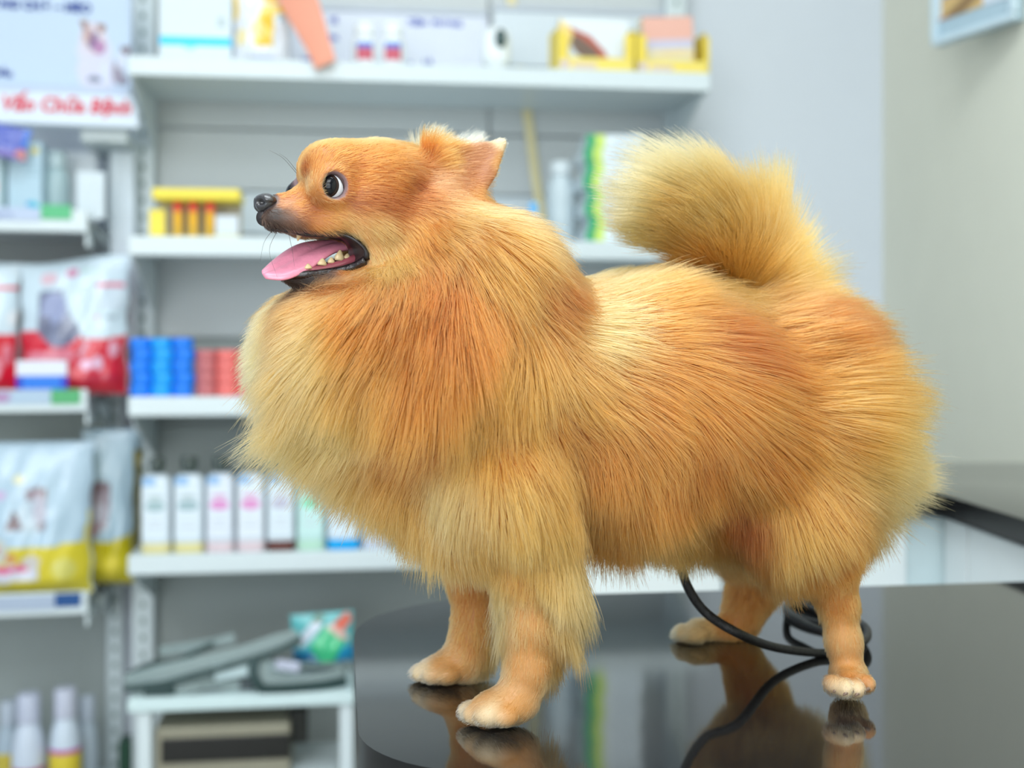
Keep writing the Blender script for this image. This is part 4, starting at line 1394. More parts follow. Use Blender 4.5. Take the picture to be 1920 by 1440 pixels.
# yellow treat bag
u, w = span(FS, 436, 545, 0.06)
hgt = zz(FS, 490, -25, 0.06) - Z1
r = bag_mesh('treat_bag', w, hgt, 0.05, [('e', .05, .72, .06, .18, (246, 214, 110)), ('e', .35, .98, .2, .1, (248, 210, 100)), ('p', [(.36, .22), (.7, .22), (.74, .62), (.95, .64), (.95, .76), (.52, .76), (.40, .5)], (236, 196, 50)),
     ('e', .42, .44, .10, .12, (244, 226, 160)), ('e', .68, .9, .2, .12, (246, 196, 40)), ('e', .16, .34, .10, .12, (240, 224, 170)), ('r', .4, .7, .0, .16, (216, 222, 246)), ('e', .82, .6, .1, .05, (170, 190, 200))], (226, 230, 238), seed=4)
put_at(r, FS, u, 0.06, Z1 + 0.0005)
tag(r, 'white and yellow treat bag between the cyan-striped carton and the salmon strap', 'bag')
# salmon strap leaning over the shelf edge
pa, pb = FS.at(546, -30, 0.03), FS.at(611, 121, -0.026)
b = MB()
P = [pa.lerp(pb, t) for t in np.linspace(0, 1, 9)]
P = [p + Vector((0, 0, 0.004 * math.sin(i / 8 * math.pi))) for i, p in enumerate(P)]
b.tube(P, [0.036, 0.036, 0.036, 0.034, 0.031, 0.028, 0.025, 0.023, 0.021], n=14, flat=0.16, up=(0, 1, 0.2))
st = b.build('strap', mat('salmon_webbing', (236, 160, 134), rough=0.55, var=0.03), smooth='auto')
tag(st, 'broad salmon-coloured strap leaning over the front edge of the top shelf', 'strap')

def medicine_bottle(px, label):
    dd = 0.06
    u, w = span(FS, px - 25, px + 25, dd)
    H = zz(FS, px, 40, dd) - Z1
    r = empty('medicine_bottle'); put_at(r, FS, u, dd + w / 2, Z1 + 0.0003)
    tag(r, label, 'bottle', 'white bottles on the top shelf')
    b = MB(); R = w / 2
    b.lathe([(R * .9, 0), (R, .004), (R, H * .66), (R * .86, H * .72), (R * .62, H * .76), (R * .62, H * .78)], n=28)
    bd = b.build('body', mat('bottle_white_plastic', (236, 242, 246), rough=0.3), r, smooth='auto')
    b = MB(); b.lathe([(R * .78, H * .775), (R * .8, H * .79), (R * .8, H * .985), (R * .74, H)], n=28)
    b.build('cap', mat('bottle_cap_white', (244, 250, 252), rough=0.35), r, smooth='auto')
    for z0, z1, c, nm in ((.22, .47, (204, 92, 112), 'red'), (.47, .58, (74, 132, 220), 'blue')):
        b = MB()
        bmq = bmesh.new()
        for k in range(13):
            a = math.radians(-90 - 37 + 74 * k / 12)
            for z in (z0, z1):
                bmq.verts.new((R * 1.012 * math.cos(a), R * 1.012 * math.sin(a), z * H))
        bmq.verts.ensure_lookup_table()
        for k in range(12):
            bmq.faces.new([bmq.verts[i] for i in (2 * k, 2 * k + 2, 2 * k + 3, 2 * k + 1)])
        ml = bpy.data.meshes.new('label'); bmq.to_mesh(ml); bmq.free()
        ml.materials.append(mat('label_' + nm, c, rough=0.4))
        lb = link('label', ml, r); lb['label'] = nm + ' label band'
medicine_bottle(684, 'white capped bottle with blue and red label, beside the salmon strap')
medicine_bottle(737, 'white capped bottle with blue and red label, second one away from the salmon strap')

# indoor camera
dd = 0.06
u, w = span(FS, 905, 962, dd)
H = zz(FS, 932, 44, dd) - Z1
r = empty('security_camera'); put_at(r, FS, u, dd + 0.03, Z1 + 0.0003)
tag(r, 'white rounded security camera with a dark oval lens on the top shelf', 'camera')
b = MB(); b.lathe([(w * .36, 0), (w * .40, .004), (w * .40, H * .16), (w * .34, H * .2)], n=28); b.build('base', mat('camera_white', (240, 246, 248), rough=0.3), r, smooth='auto')
b = MB()
prof = [(w * .30, H * .19), (w * .44, H * .25), (w * .5, H * .4), (w * .5, H * .72), (w * .46, H * .86), (w * .34, H * .96), (w * .15, H * .995), (0, H)]
b.lathe(prof, n=32, sy=0.8); b.build('body', mat('camera_white', (240, 246, 248), rough=0.3), r, smooth=True)
b = MB(); b.lathe([(0, -.002), (w * .2, -.002), (w * .2, .003), (w * .16, .006), (0, .007)], n=28, sy=1.55, mtx=Matrix.Translation((w * .10, -w * .40, H * .72)) @ Matrix.Rotation(math.pi / 2, 4, 'X'))
ln = b.build('lens', mat('camera_lens', (26, 66, 66), rough=0.1, coat=1.0), r, smooth='auto'); ln['label'] = 'dark teal oval lens'

# yellow display boxes
YEL = mat('display_yellow_card', (240, 214, 84), rough=0.5, var=0.05)
def display_box(px0, px1, pyt, label, kind):
    dd = 0.02
    u, w = span(FS, px0, px1, dd)
    pm = (px0 + px1) / 2
    z0 = Z1 + 0.0003
    H = zz(FS, pm, pyt, dd) - z0
    r = empty('display_box'); put_at(r, FS, u, dd, z0)
    tag(r, label, 'box')
    D_ = 0.10
    t = 0.003
    b = MB(); b.box(-w / 2, w / 2, 0, D_, 0, t); b.box(-w / 2, w / 2, D_ - t, D_, t, H)
    b.build('tray', YEL, r)
    fr = printed_board('front', w, H * 0.30, t, [('r', .2, .5, .3, .62, (214, 196, 196)), ('r', .05, .15, .3, .7, (206, 190, 210)), ('r', .0, 1, 0, .14, (240, 180, 90))], (242, 220, 110), parent=r, n=40)
    fr.location = (0, t / 2, 0.0005)
    for s in (-1, 1):
        b = MB()
        xx = s * (w / 2 - t)
        b.prism([(0, 0, 0), (D_, 0, 0), (D_, 0, H), (0.02, 0, H * .95), (0, 0, H * .78)], xx - t / 2, xx + t / 2)
        o = b.build('side', YEL, r)
        for v in o.data.vertices:
            v.co = (v.co.y, v.co.x, v.co.z)
        b = MB(); wf = w * (0.13 if (kind == 'a' or s < 0) else 0.07)
        x0 = -w / 2 if s < 0 else w / 2 - wf
        b.box(x0, x0 + wf, -0.001, 0.002, H * .29, H * .80, bev=0.0006)
        fl = b.build('front_flap', YEL, r)
    if kind == 'a':
        o = printed_board('content_card', w * .9, H * 1.12, 0.04, [('p', [(.02, .9), (.2, .78), (.44, .62), (.62, .36), (.66, .22), (.4, .22), (.24, .36), (.12, .58)], (118, 96, 84)), ('p', [(.02, .93), (.2, .82), (.46, .68), (.66, .42), (.74, .22), (.62, .22), (.52, .46), (.3, .66), (.1, .78)], (188, 92, 74)), ('p', [(.0, .98), (.14, .86), (.2, .7), (.12, .4), (0, .5)], (248, 220, 140))], (232, 240, 246), parent=r, n=60)
        o.location = (0, 0.045, 0.004)
        o['label'] = 'white card printed with a dark brown curve'
    else:
        o = printed_board('content_card', w * .70, H * 1.24, 0.035, [('r', 0, 1, .62, 1.0, (238, 184, 168)), ('r', 0, 1, .46, .62, (206, 204, 226)), ('e', .6, .3, .5, .1, (238, 206, 130)), ('r', .05, .95, .2, .34, (232, 226, 196))], (236, 226, 190), parent=r, n=50)
        o.location = (0.002, 0.045, 0.004)
        o.rotation_euler = (0.0, -0.06, 0)
        o['label'] = 'salmon pink topped packet'
display_box(1046, 1190, 44, 'yellow display box holding a white card with a brown curve, next to the camera', 'a')
display_box(1194, 1330, 50, 'yellow display box with a salmon-topped packet at the right end of the shelf', 'b')

# yellow strap hanging down behind the shelves
b = MB()
P = smooth_pts([FS.at(955, -40, 0.306), FS.at(966, 60, 0.306), FS.at(990, 220, 0.306), FS.at(1004, 330, 0.306), FS.at(1018, 420, 0.306)], 20)
b.tube(P, 0.0105, n=8, flat=0.2, up=(FS.D[0], FS.D[1], 0))
s_ = b.build('hanging_strap', mat('pale_yellow_webbing', (244, 232, 184), rough=0.6), smooth=True)
tag(s_, 'thin pale yellow strap hanging down the back panel beside the security camera', 'strap')

# ------------------------------------------------------------------ second shelf
dd = 0.02
u, w = span(FS, 280, 450, dd)
H = zz(FS, 365, 353, dd) - Z2
r = empty('display_stand'); put_at(r, FS, u, dd, Z2 + 0.0003)
tag(r, 'yellow display stand holding three red-capped tubes on the second shelf', 'display')
YB = mat('display_yellow_plastic', (244, 222, 70), rough=0.4, var=0.03)
b = MB(); b.box(-w / 2, w / 2, 0.0, 0.10, 0, 0.004, bev=0.001); b.build('base', YB, r)
b = MB(); b.box(-w / 2 + 0.004, w / 2, 0.0, 0.10, H - 0.022, H, bev=0.004); b.build('canopy', YB, r)
b = MB(); b.box(-w / 2, -w / 2 + 0.028, 0.0, 0.004, 0.0045, H * .56, bev=0.001); b.build('side_card', YB, r)
b = MB(); b.box(-w / 2 + 0.004, w / 2 - 0.004, 0.09, 0.094, 0.0045, H - 0.0225); b.build('back_card', mat('display_back_card', (196, 190, 176), rough=0.6), r)
for s in (-1, 1):
    b = MB(); b.box(s * (w / 2 - 0.008) - 0.003, s * (w / 2 - 0.008) + 0.003, 0.094, 0.1, 0.0045, H - 0.0225); b.build('post', YB, r)
for k, (px, who) in enumerate(((333, 'nearest the yellow side card'), (362, 'in the middle of the three'), (394, 'nearest the white packet'))):
    du = FS.u(px, 0.05) - u
    tb = empty('tube'); put_at(tb, FS, FS.u(px, 0.05), 0.05, Z2 + 0.0046)
    tag(tb, 'small red-capped orange tube in the yellow stand, ' + who, 'tube', 'red-capped tubes in the yellow stand')
    b = MB(); b.lathe([(.0075, 0), (.0085, .002), (.0085, .018)], n=16); b.build('base_band', mat('tube_base', (226, 186, 76), rough=0.4), tb, smooth='auto')
    b = MB(); b.lathe([(.0082, .0181), (.0082, .030), (.0085, .0301), (.0085, .046)], n=16); b.build('body', mat('tube_orange', (246, 190, 50), rough=0.4), tb, smooth='auto')
    b = MB(); b.lathe([(.0088, .0462), (.0088, .060), (.006, .066), (0, .066)], n=16); b.build('cap', mat('tube_red', (244, 92, 74), rough=0.35), tb, smooth='auto')
box_thing('packet', 'small white packet leaning in the yellow display stand beside the tubes', 'box', FS, 404, 446, 404, 442, 0.03, 0.03, [('r', .1, .9, .1, .2, (180, 206, 210))], (216, 224, 234), z=Z2 + 0.0046, n=16)

# stack of green-ended packets
tiers = ['lowest', 'second from the bottom', 'third from the bottom', 'fourth from the bottom', 'middle', 'fifth from the top', 'fourth from the top', 'third from the top', 'second from the top', 'topmost']
NT = 8
names8 = ['lowest', 'second lowest', 'third from the bottom', 'fourth from the bottom', 'fourth from the top', 'third from the top', 'second from the top', 'topmost']
zt = zz(FS, 1140, 252, 0.04)
step = (zt - Z2) / NT
for k in range(NT):
    off = (6 if k % 2 else -3) + (k - 3.5) * -1.2 + (0 if k < 6 else 4)
    u, w = span(FS, 1096 + off, 1200 + off, 0.04)
    o = printed_board('carton', w, step * 0.97, 0.10, [('r', 0, .17, 0, 1, (38, 166, 112)), ('r', .17, .34, 0, 1, (206, 232, 110)), ('r', .5, .9, .3, .5, (206, 220, 232))], (230, 240, 246), n=30, edge=(214, 226, 232))
    put_at(o, FS, u, 0.09, Z2 + 0.0004 + k * step, rz=0.03 * (-1) ** k)
    tag(o, 'flat white carton with green and lime end in the stack, ' + names8[k], 'box', 'green-ended cartons stacked on the second shelf')
# clear bottle with a blue top beside them
u, w = span(FS, 1030, 1082, 0.10)
r = empty('jar'); put_at(r, FS, u, 0.13, Z2 + 0.0003)
tag(r, 'pale grey plastic jar standing beside the green-ended cartons', 'jar')
Hh = zz(FS, 1050, 300, 0.1) - Z2
b = MB(); b.lathe([(w * .46, 0), (w * .5, .004), (w * .5, Hh * .7), (w * .36, Hh * .82), (w * .34, Hh * .84)], n=24); b.build('body', mat('jar_plastic', (200, 214, 220), rough=0.25), r, smooth='auto')
b = MB(); b.lathe([(w * .38, Hh * .845), (w * .38, Hh * .98), (w * .34, Hh)], n=24); b.build('lid', mat('jar_lid', (214, 224, 228), rough=0.4), r, smooth='auto')
u, w = span(FS, 990, 1016, 0.06)
r = empty('small_bottle'); put_at(r, FS, u, 0.08, Z2 + 0.0003)
tag(r, 'small white bottle with a light blue cap showing above the dog\'s neck', 'bottle')
Hh = zz(FS, 1003, 378, 0.06) - Z2
b = MB(); b.lathe([(w * .46, 0), (w * .5, .003), (w * .5, Hh * .62), (w * .3, Hh * .72)], n=20); b.build('body', mat('bottle_white_plastic', (236, 242, 246)), r, smooth='auto')
b = MB(); b.lathe([(w * .33, Hh * .725), (w * .33, Hh * .97), (w * .28, Hh)], n=20); b.build('cap', mat('cap_light_blue', (110, 190, 246), rough=0.4), r, smooth='auto')

# ------------------------------------------------------------------ third shelf: bandage rolls
def roll(name, label, F, px, z, R, h, m, group, dd):
    u = F.u(px, dd)
    r = empty(name); put_at(r, F, u, dd, z)
    tag(r, label, 'roll', group)
    b = MB(); b.lathe([(R * .93, 0), (R, h * .18), (R * 1.02, h * .5), (R, h * .82), (R * .93, h), (R * .42, h), (R * .42, h * .8)], n=22)
    b.build('winding', m, r, smooth='auto')
    b = MB(); b.lathe([(R * .41, h * .05), (R * .41, h * .98), (R * .33, h * .98), (R * .33, h * .05)], n=14)
    b.build('core', mat('roll_core', (206, 200, 188), rough=0.7), r, smooth='auto')
    return r
BLU = mat('bandage_blue', (28, 128, 244), rough=0.45, var=0.15, scale=60, bump=0.2)
BLU2 = mat('bandage_sky_blue', (30, 164, 250), rough=0.45, var=0.15, scale=60, bump=0.2)
RED = mat('bandage_coral', (236, 120, 116), rough=0.45, var=0.12, scale=60, bump=0.2)
RED2 = mat('bandage_dusty_rose', (196, 112, 116), rough=0.45, var=0.12, scale=60, bump=0.2)
NR_ = 5
hz = (zz(FS, 305, 634, 0.03) - Z3) / NR_
tier5 = ['bottom tier', 'second tier up', 'middle tier', 'second tier down', 'top tier']
for c, (px, cn) in enumerate(((265, 'outer left column'), (304, 'middle column'), (344, 'column next to the coral rolls'))):
    for k in range(NR_):
        roll('bandage_roll', 'blue bandage roll, %s, %s' % (cn, tier5[k]), FS, px + (k % 2) * 3 - 1, Z3 + 0.0004 + k * hz, 0.0195, hz * 0.985, BLU2 if c == 1 else BLU, 'blue bandage rolls on the third shelf', 0.03)
hz4 = (zz(FS, 420, 656, 0.03) - Z3) / 4
tier4 = ['bottom tier', 'second tier up', 'second tier down', 'top tier']
for c, (px, cn) in enumerate(((387, 'column next to the blue rolls'), (426, 'middle column'), (465, 'column nearest the dog'))):
    for k in range(4):
        roll('bandage_roll', '%s bandage roll, %s, %s' % ('dusty rose' if c == 0 else 'coral', cn, tier4[k]), FS, px, Z3 + 0.0004 + k * hz4, 0.0195, hz4 * 0.985, RED2 if c == 0 else RED, 'coral bandage rolls on the third shelf', 0.03)

# ------------------------------------------------------------------ fourth shelf: shampoo bottles
def shampoo(px0, px1, band, blob, body, label, cap=(52, 66, 62), tagc=(150, 190, 232), pyt=856, pyb=1035):
    dd = 0.02
    u, w = span(FS, px0, px1, dd)
    pm = (px0 + px1) / 2
    H = (1035 - pyt) * FS.scale(pm, dd)
    r = empty('shampoo_bottle'); put_at(r, FS, u, dd + w * .36, Z4 + 0.0003)
    tag(r, label, 'bottle', 'shampoo bottles on the fourth shelf')
    b = MB()
    R = w / 2
    b.lathe([(R * .96, H * .105), (R, H * .11), (R, H * .74), (R * .93, H * .79), (R * .6, H * .82), (R * .42, H * .83)], n=32, sy=.72, sq=4.5)
    b.build('body', mat('shampoo_%d_%d_%d' % body, body, rough=0.25, var=0.02, coat=0.3), r, smooth='auto')
    b = MB(); b.lathe([(R * .95, 0), (R * 1.005, .002), (R * 1.005, H * .104), (R * .96, H * .1045)], n=32, sy=.72, sq=4.5)
    o = b.build('base_band', mat('shampoo_band_%d_%d_%d' % band, band, rough=0.3), r, smooth='auto')
    b = MB(); b.lathe([(R * .40, H * .832), (R * .40, H * .86), (R * .52, H * .862), (R * .54, H * .97), (R * .48, H * 1.0), (0, H * 1.0)], n=22)
    b.build('cap', mat('shampoo_cap_%d_%d_%d' % cap, cap, rough=0.2, coat=0.5), r, smooth='auto')
    lb = printed_board('label', R * 1.7, H * .56, 0.0012, [('e', .5, .62, .40, .10, blob), ('e', .5, .78, .34, .045, tuple(int(.6 * a + .4 * 228) for a in blob)), ('r', .2, .8, .2, .24, (206, 214, 226)), ('r', .25, .75, .32, .35, (206, 214, 226))], tuple(min(255, c + 6) for c in body), parent=r, n=26)
    lb.location = (0, -R * .72 - 0.0006, H * .15)
    b = MB(); b.box(-R * .86, R * .02, -R * .735, -R * .71, H * .70, H * .80, bev=0.0008)
    o = b.build('patch', mat('patch_light_blue', tagc, rough=0.3), r); o['label'] = 'light blue sticker on the shoulder'  # light blue patch across the front of the shoulder
shampoo(263, 319, (226, 216, 160), (164, 190, 196), (216, 228, 238), 'white shampoo bottle with pale yellow base, nearest the yellow food bag')
shampoo(324, 381, (228, 218, 158), (160, 186, 194), (216, 228, 238), 'white shampoo bottle with pale yellow base, next to the pink-labelled pair')
shampoo(385, 438, (226, 206, 212), (226, 150, 208), (220, 228, 240), 'white shampoo bottle with pink label, next to the yellow-based pair')
shampoo(443, 496, (226, 206, 212), (228, 152, 208), (222, 230, 240), 'white shampoo bottle with pink label, next to the brown-based bottle')
shampoo(500, 552, (104, 58, 52), (196, 194, 214), (218, 230, 240), 'white shampoo bottle with a dark brown base')
shampoo(556, 609, (190, 226, 206), (140, 228, 190), (196, 230, 228), 'mint green shampoo bottle beside the brown-based one')
shampoo(613, 675, (0, 170, 238), (206, 222, 236), (214, 228, 240), 'white shampoo bottle with a bright blue base under the dog\'s chest')
shampoo(680, 730, (206, 214, 232), (206, 216, 230), (206, 218, 232), 'plain white shampoo bottle furthest along, half hidden by chest fur')

# ------------------------------------------------------------------ left unit: food bags and bottles
def food_bag(name, label, px0, px1, py0, py1, dd, t, layers, base, z, seed, top_dip=0.0, lean=0.04, back=(190, 30, 50), rz=0.0, group=None):
    u, w = span(FL, px0, px1, dd)
    H = zz(FL, (px0 + px1) / 2, py0, dd) - z
    r = bag_mesh(name, w, H, t, layers, base, seed=seed, top_dip=top_dip, lean=lean, back=back)
    put_at(r, FL, u, dd + 0.03, z + 0.0005, rz)
    tag(r, label, 'bag', group)
    return r
RB = (214, 24, 54)
red_layers = [('p', [(0, 0), (1, 0), (1, .44), (.78, .40), (.55, .42), (.3, .46), (0, .47)], RB), ('p', [(.04, .30), (.5, .34), (.55, .26), (.1, .22)], (226, 130, 150)),
   ('p', [(.17, .76), (.22, .78), (.40, .77), (.47, .60), (.60, .44), (.44, .34), (.30, .36), (.18, .48), (.19, .62)], (120, 126, 154)),
   ('e', .33, .64, .12, .12, (156, 164, 200)), ('e', .25, .5, .07, .08, (106, 110, 136)), ('e', .47, .46, .1, .08, (108, 112, 138)), ('e', .35, .40, .06, .05, (132, 138, 166)),
   ('e', .27, .87, .08, .05, (224, 190, 204)), ('e', .48, .90, .05, .036, (208, 130, 168)), ('r', .56, .70, .88, .91, (176, 206, 206)),
   ('r', .70, .98, .775, .81, (216, 86, 122)), ('r', .70, .98, .70, .745, (208, 220, 234)), ('r', .70, .98, .64, .67, (206, 216, 232)), ('r', .70, .74, .54, .57, (214, 160, 184)), ('r', .80, .92, .54, .57, (160, 176, 190)),
   ('p', [(.56, .30), (.62, .39), (.66, .38), (.60, .27)], (234, 176, 196)), ('e', .88, .33, .05, .06, (230, 170, 192)), ('e', .64, .22, .06, .04, (236, 190, 220)), ('e', .74, .23, .05, .05, (238, 196, 222)), ('r', .62, .9, .1, .14, (196, 40, 70))]
WB = (206, 224, 236)
food_bag('cat_food_bag', 'red and white cat food bag with a grey cat, blue and white tag in front', 28, 240, 484, 745, 0.03, 0.085, red_layers, WB, ZB, 1, top_dip=-0.06, lean=0.05, rz=-0.03)
food_bag('cat_food_bag', 'red and white food bag cut by the frame\'s left edge', -156, 31, 490, 745, 0.04, 0.085, [('p', [(0, 0), (1, 0), (1, .46), (0, .44)], RB), ('r', .2, 1, .80, .83, (216, 60, 90)), ('e', .96, .58, .06, .06, (236, 240, 246)), ('e', .9, .3, .05, .08, (226, 130, 150)), ('e', .8, .2, .05, .08, (226, 150, 170))], WB, ZB, 2, lean=0.05)
tg = box_thing('price_card', 'white card with a bright blue lower half in front of the red cat food bag', 'card', FL, 30, 126, 676, 728, -0.004, 0.002, [('r', 0, 1, 0, .46, (14, 120, 228)), ('r', 0, .12, 0, .46, (10, 40, 190)), ('r', .88, 1, 0, .46, (10, 50, 200))], (226, 230, 244), z=ZB + 0.0125, n=30)
YBAG = (222, 204, 50)
cat_l = [('p', [(.44, .70), (.47, .62), (.60, .62), (.63, .70), (.60, .67), (.49, .67)], (140, 118, 124)), ('e', .555, .66, .085, .05, (150, 128, 134)), ('e', .56, .62, .07, .05, (178, 168, 182)), ('e', .50, .53, .10, .09, (196, 212, 224)),
   ('e', .58, .56, .055, .09, (182, 180, 196)), ('p', [(.30, .44), (.36, .56), (.40, .52), (.46, .44)], (128, 106, 112)), ('r', .44, .60, .43, .49, (190, 206, 218)), ('e', .60, .46, .04, .03, (146, 134, 144)),
   ('e', .40, .76, .05, .03, (232, 228, 190)), ('e', .24, .66, .055, .03, (206, 176, 216)), ('e', .14, .57, .05, .03, (218, 96, 170)), ('e', .07, .48, .04, .03, (210, 130, 186)), ('e', .06, .40, .04, .03, (206, 180, 214))]
food_bag('cat_food_bag', 'yellow and white food bag with a sitting cat, pink stripe low down', -62, 172, 832, 1125, 0.02, 0.10,
   [('p', [(0, 0), (1, 0), (1, .60), (.97, .52), (.95, .34), (.3, .335), (0, .32)], YBAG), ('e', .20, .30, .13, .09, (206, 206, 196)), ('p', [(.08, .30), (.26, .335), (.26, .30), (.08, .265)], (226, 140, 160)),
    ('p', [(0, .19), (.55, .235), (.58, .185), (.58, .12), (0, .09)], (204, 206, 220)), ('p', [(0, .18), (.52, .225), (.56, .19), (0, .135)], (218, 86, 140)), ('e', .52, .235, .07, .045, (206, 200, 196)), ('e', .36, .26, .05, .03, (216, 150, 100)),
    ('e', .78, .18, .1, .07, (218, 210, 110))] + cat_l, (182, 206, 224), ZC, 6, lean=0.03, back=(200, 184, 40))
food_bag('cat_food_bag', 'yellow and white food bag partly hidden, standing behind the sitting-cat bag', 150, 250, 808, 1115, 0.10, 0.07,
   [('p', [(0, 0), (1, 0), (1, .33), (.5, .28), (.1, .30), (0, .30)], (206, 190, 20)), ('p', [(.15, .66), (.55, .66), (.55, .5), (.5, .36), (.2, .36)], (160, 146, 158)), ('e', .35, .63, .2, .04, (128, 108, 118)), ('e', .36, .47, .14, .06, (190, 186, 200)),
    ('e', .25, .36, .1, .05, (180, 140, 146)), ('e', .6, .12, .16, .08, (234, 214, 60))], (178, 204, 220), ZC, 8, lean=0.02, back=(150, 134, 10))
food_bag('cat_food_bag', 'dark yellow side of a food bag squeezed against the shampoo bottles', 203, 262, 815, 1110, 0.17, 0.06,
   [('r', 0, 1, 0, .88, (150, 132, 6)), ('e', .8, .82, .2, .06, (206, 180, 20)), ('e', .5, .5, .3, .12, (110, 66, 6))], (176, 204, 218), ZC, 9, lean=0.01, back=(120, 100, 4))

def soft_bottle(px, dd, pyt, z, w_px, label, lidc=(196, 206, 226), bodyc=(206, 216, 230), accent=None, strip=None, group=None, name='lotion_bottle', F=None):
    F = F or FL
    u, w = span(F, px - w_px / 2, px + w_px / 2, dd)
    H = zz(F, px, pyt, dd) - z
    r = empty(name); put_at(r, F, u, dd + w / 2, z + 0.0003)
    tag(r, label, 'bottle', group)
    R = w / 2
    b = MB(); b.lathe([(R * .9, 0), (R, .004), (R, H * .52), (R * .86, H * .66), (R * .66, H * .74), (R * .62, H * .76)], n=26)
    b.build('body', mat('soft_%d_%d_%d' % bodyc, bodyc, rough=0.25), r, smooth='auto')
    b = MB(); b.lathe([(R * .66, H * .765), (R * .7, H * .77), (R * .7, H * .98), (R * .62, H)], n=26)
    b.build('cap', mat('soft_cap_%d_%d_%d' % lidc, lidc, rough=0.2), r, smooth='auto')
    if accent:
        for (z0, z1, c) in accent:
            b = MB(); b.lathe([(R * 1.004, H * z0), (R * 1.008, H * z0 + .0005), (R * 1.008, H * z1), (R * 1.004, H * z1 + .0005)], n=26)
            b.build('label', mat('soft_label_%d_%d_%d' % c, c, rough=0.4), r, smooth='auto')
# translucent bottles and cartons on the upper left shelf
soft_bottle(100, 0.07, 280, ZA, 58, 'tall grey-green bottle behind the green price label', (186, 206, 212), (172, 196, 202))
box_thing('carton', 'pale blue carton with a yellow dot and a teal streak, on the upper left shelf', 'box', FL, 14, 78, 265, 400, 0.03, 0.05,
   [('e', .80, .88, .12, .05, (222, 208, 120)), ('r', .55, .95, .62, .66, (160, 190, 206)), ('r', .55, .95, .54, .58, (160, 190, 206)), ('p', [(.6, .16), (.95, .02), (.98, .14), (.72, .22)], (20, 186, 210)), ('e', .62, .17, .08, .03, (40, 160, 220))], (178, 206, 222), z=ZA + 0.0005)
box_thing('carton', 'pale carton with a dark grey edge cut by the left edge of the frame', 'box', FL, -70, 8, 275, 402, 0.02, 0.05, [('r', .9, 1, 0, 1, (128, 164, 172)), ('r', .5, .85, .35, .5, (226, 190, 190))], (196, 214, 224), z=ZA + 0.0005)
r = bag_mesh('sachet', 0.105, 0.06, 0.012, [('p', [(.0, .0), (1, 0), (1, .3), (.5, .2), (0, .5)], (110, 96, 180)), ('e', .92, .2, .1, .16, (206, 130, 130)), ('r', .9, 1, .4, 1, (40, 110, 210))], (52, 76, 180), seed=3, nx=24, ny=20)
put_at(r, FL, FL.u(-8, -0.012), -0.012, zz(FL, 0, 292, -0.012)); r.rotation_euler = (0, 0.20, FL.a)
tag(r, 'shiny blue and purple sachet hanging under the red-lettered header', 'sachet')
b = MB(); b.box(0, 0.052, 0, 0.004, 0, 0.09, bev=0.001)
o = b.build('info_card', mat('card_white', (212, 224, 232), rough=0.4))
put_at(o, FL, FL.u(143, 0.04), 0.04, ZA + 0.0005)
tag(o, 'white upright card at the right end of the upper left shelf', 'card')

# bottles at the bottom left
PK = (206, 60, 140); YL = (218, 196, 60); DPK = (150, 40, 90)
soft_bottle(48, 0.03, 1308, ZG, 64, 'white lotion bottle with a dark pink band, bottom left', (190, 196, 216), (204, 214, 230), [(.36, .40, (170, 50, 110))], name='lotion_bottle')
soft_bottle(118, 0.03, 1298, ZG, 62, 'white lotion bottle with pink band over a yellow label, bottom left', (194, 198, 216), (206, 218, 232), [(.49, .525, (190, 70, 160)), (.20, .488, YL)])
soft_bottle(160, 0.10, 1310, ZG, 44, 'grey-white bottle half hidden behind the yellow-labelled lotion bottle', (180, 190, 204), (176, 190, 202))
soft_bottle(12, 0.11, 1320, ZG, 50, 'grey-white bottle half hidden behind the pink-banded lotion bottle', (180, 190, 204), (170, 186, 200), [(.3, .5, (200, 180, 70))])
box_thing('carton', 'small dark green carton on the floor between the two shelving units', 'box', FL, 222, 246, 1393, 1520, 0.20, 0.05, [('r', .1, .9, .4, .5, (30, 90, 60))], (10, 66, 44), z=0.0005, n=12)

# ------------------------------------------------------------------ low stand with harness webbing
FZ = zz(FS, 240, 1312, -0.10)
low = empty('low_stand')
sx0, sx1 = FS.u(238, -0.1), FS.u(664, -0.1)
put_at(low, FS, sx0, -0.1, 0)
tag(low, 'low white metal stand with a pale top at the foot of the shelving', 'stand')
lw = sx1 - sx0
b = MB(); b.box(0, lw, 0, 0.24, FZ - 0.024, FZ, bev=0.003); b.build('top', mat('low_stand_top', (212, 232, 234), rough=0.35), low)
for x, y in ((0.028, 0.02), (lw - 0.014, 0.02), (0.028, 0.22), (lw - 0.014, 0.22)):
    b = MB(); b.box(x - 0.012, x + 0.012, y - 0.012, y + 0.012, 0.0, FZ - 0.0245, bev=0.002)
    b.build('leg', SHELF_WHITE, low)
b = MB(); b.box(0.041, lw - 0.027, 0.012, 0.22, 0.165, 0.185, bev=0.002); b.build('lower_shelf', SHELF_WHITE, low)
# dark box on the lower shelf
u0b, wb = span(FS, 292, 545, -0.06)
z0b = 0.1855
r = empty('storage_case'); put_at(r, FS, u0b, -0.075, z0b)
tag(r, 'beige storage case with a long black window under the low stand', 'case')
hb = zz(FS, 420, 1358, -0.07) - z0b
b = MB(); b.box(-wb / 2, wb / 2, 0, 0.16, 0, hb, bev=0.006); b.build('shell', mat('case_beige', (150, 146, 128), rough=0.5), r)
b = MB(); b.box(-wb / 2 + 0.012, wb / 2 + 0.0, -0.004, 0.002, hb * .36, hb * .80, bev=0.002); b.build('window', mat('case_black', (16, 16, 12), rough=0.3), r)
b = MB(); b.box(wb / 2 - 0.006, wb / 2 + 0.03, 0.03, 0.06, hb * .5, hb * 1.12, bev=0.004); b.build('clasp', mat('case_dark_clasp', (30, 32, 28), rough=0.5), r)
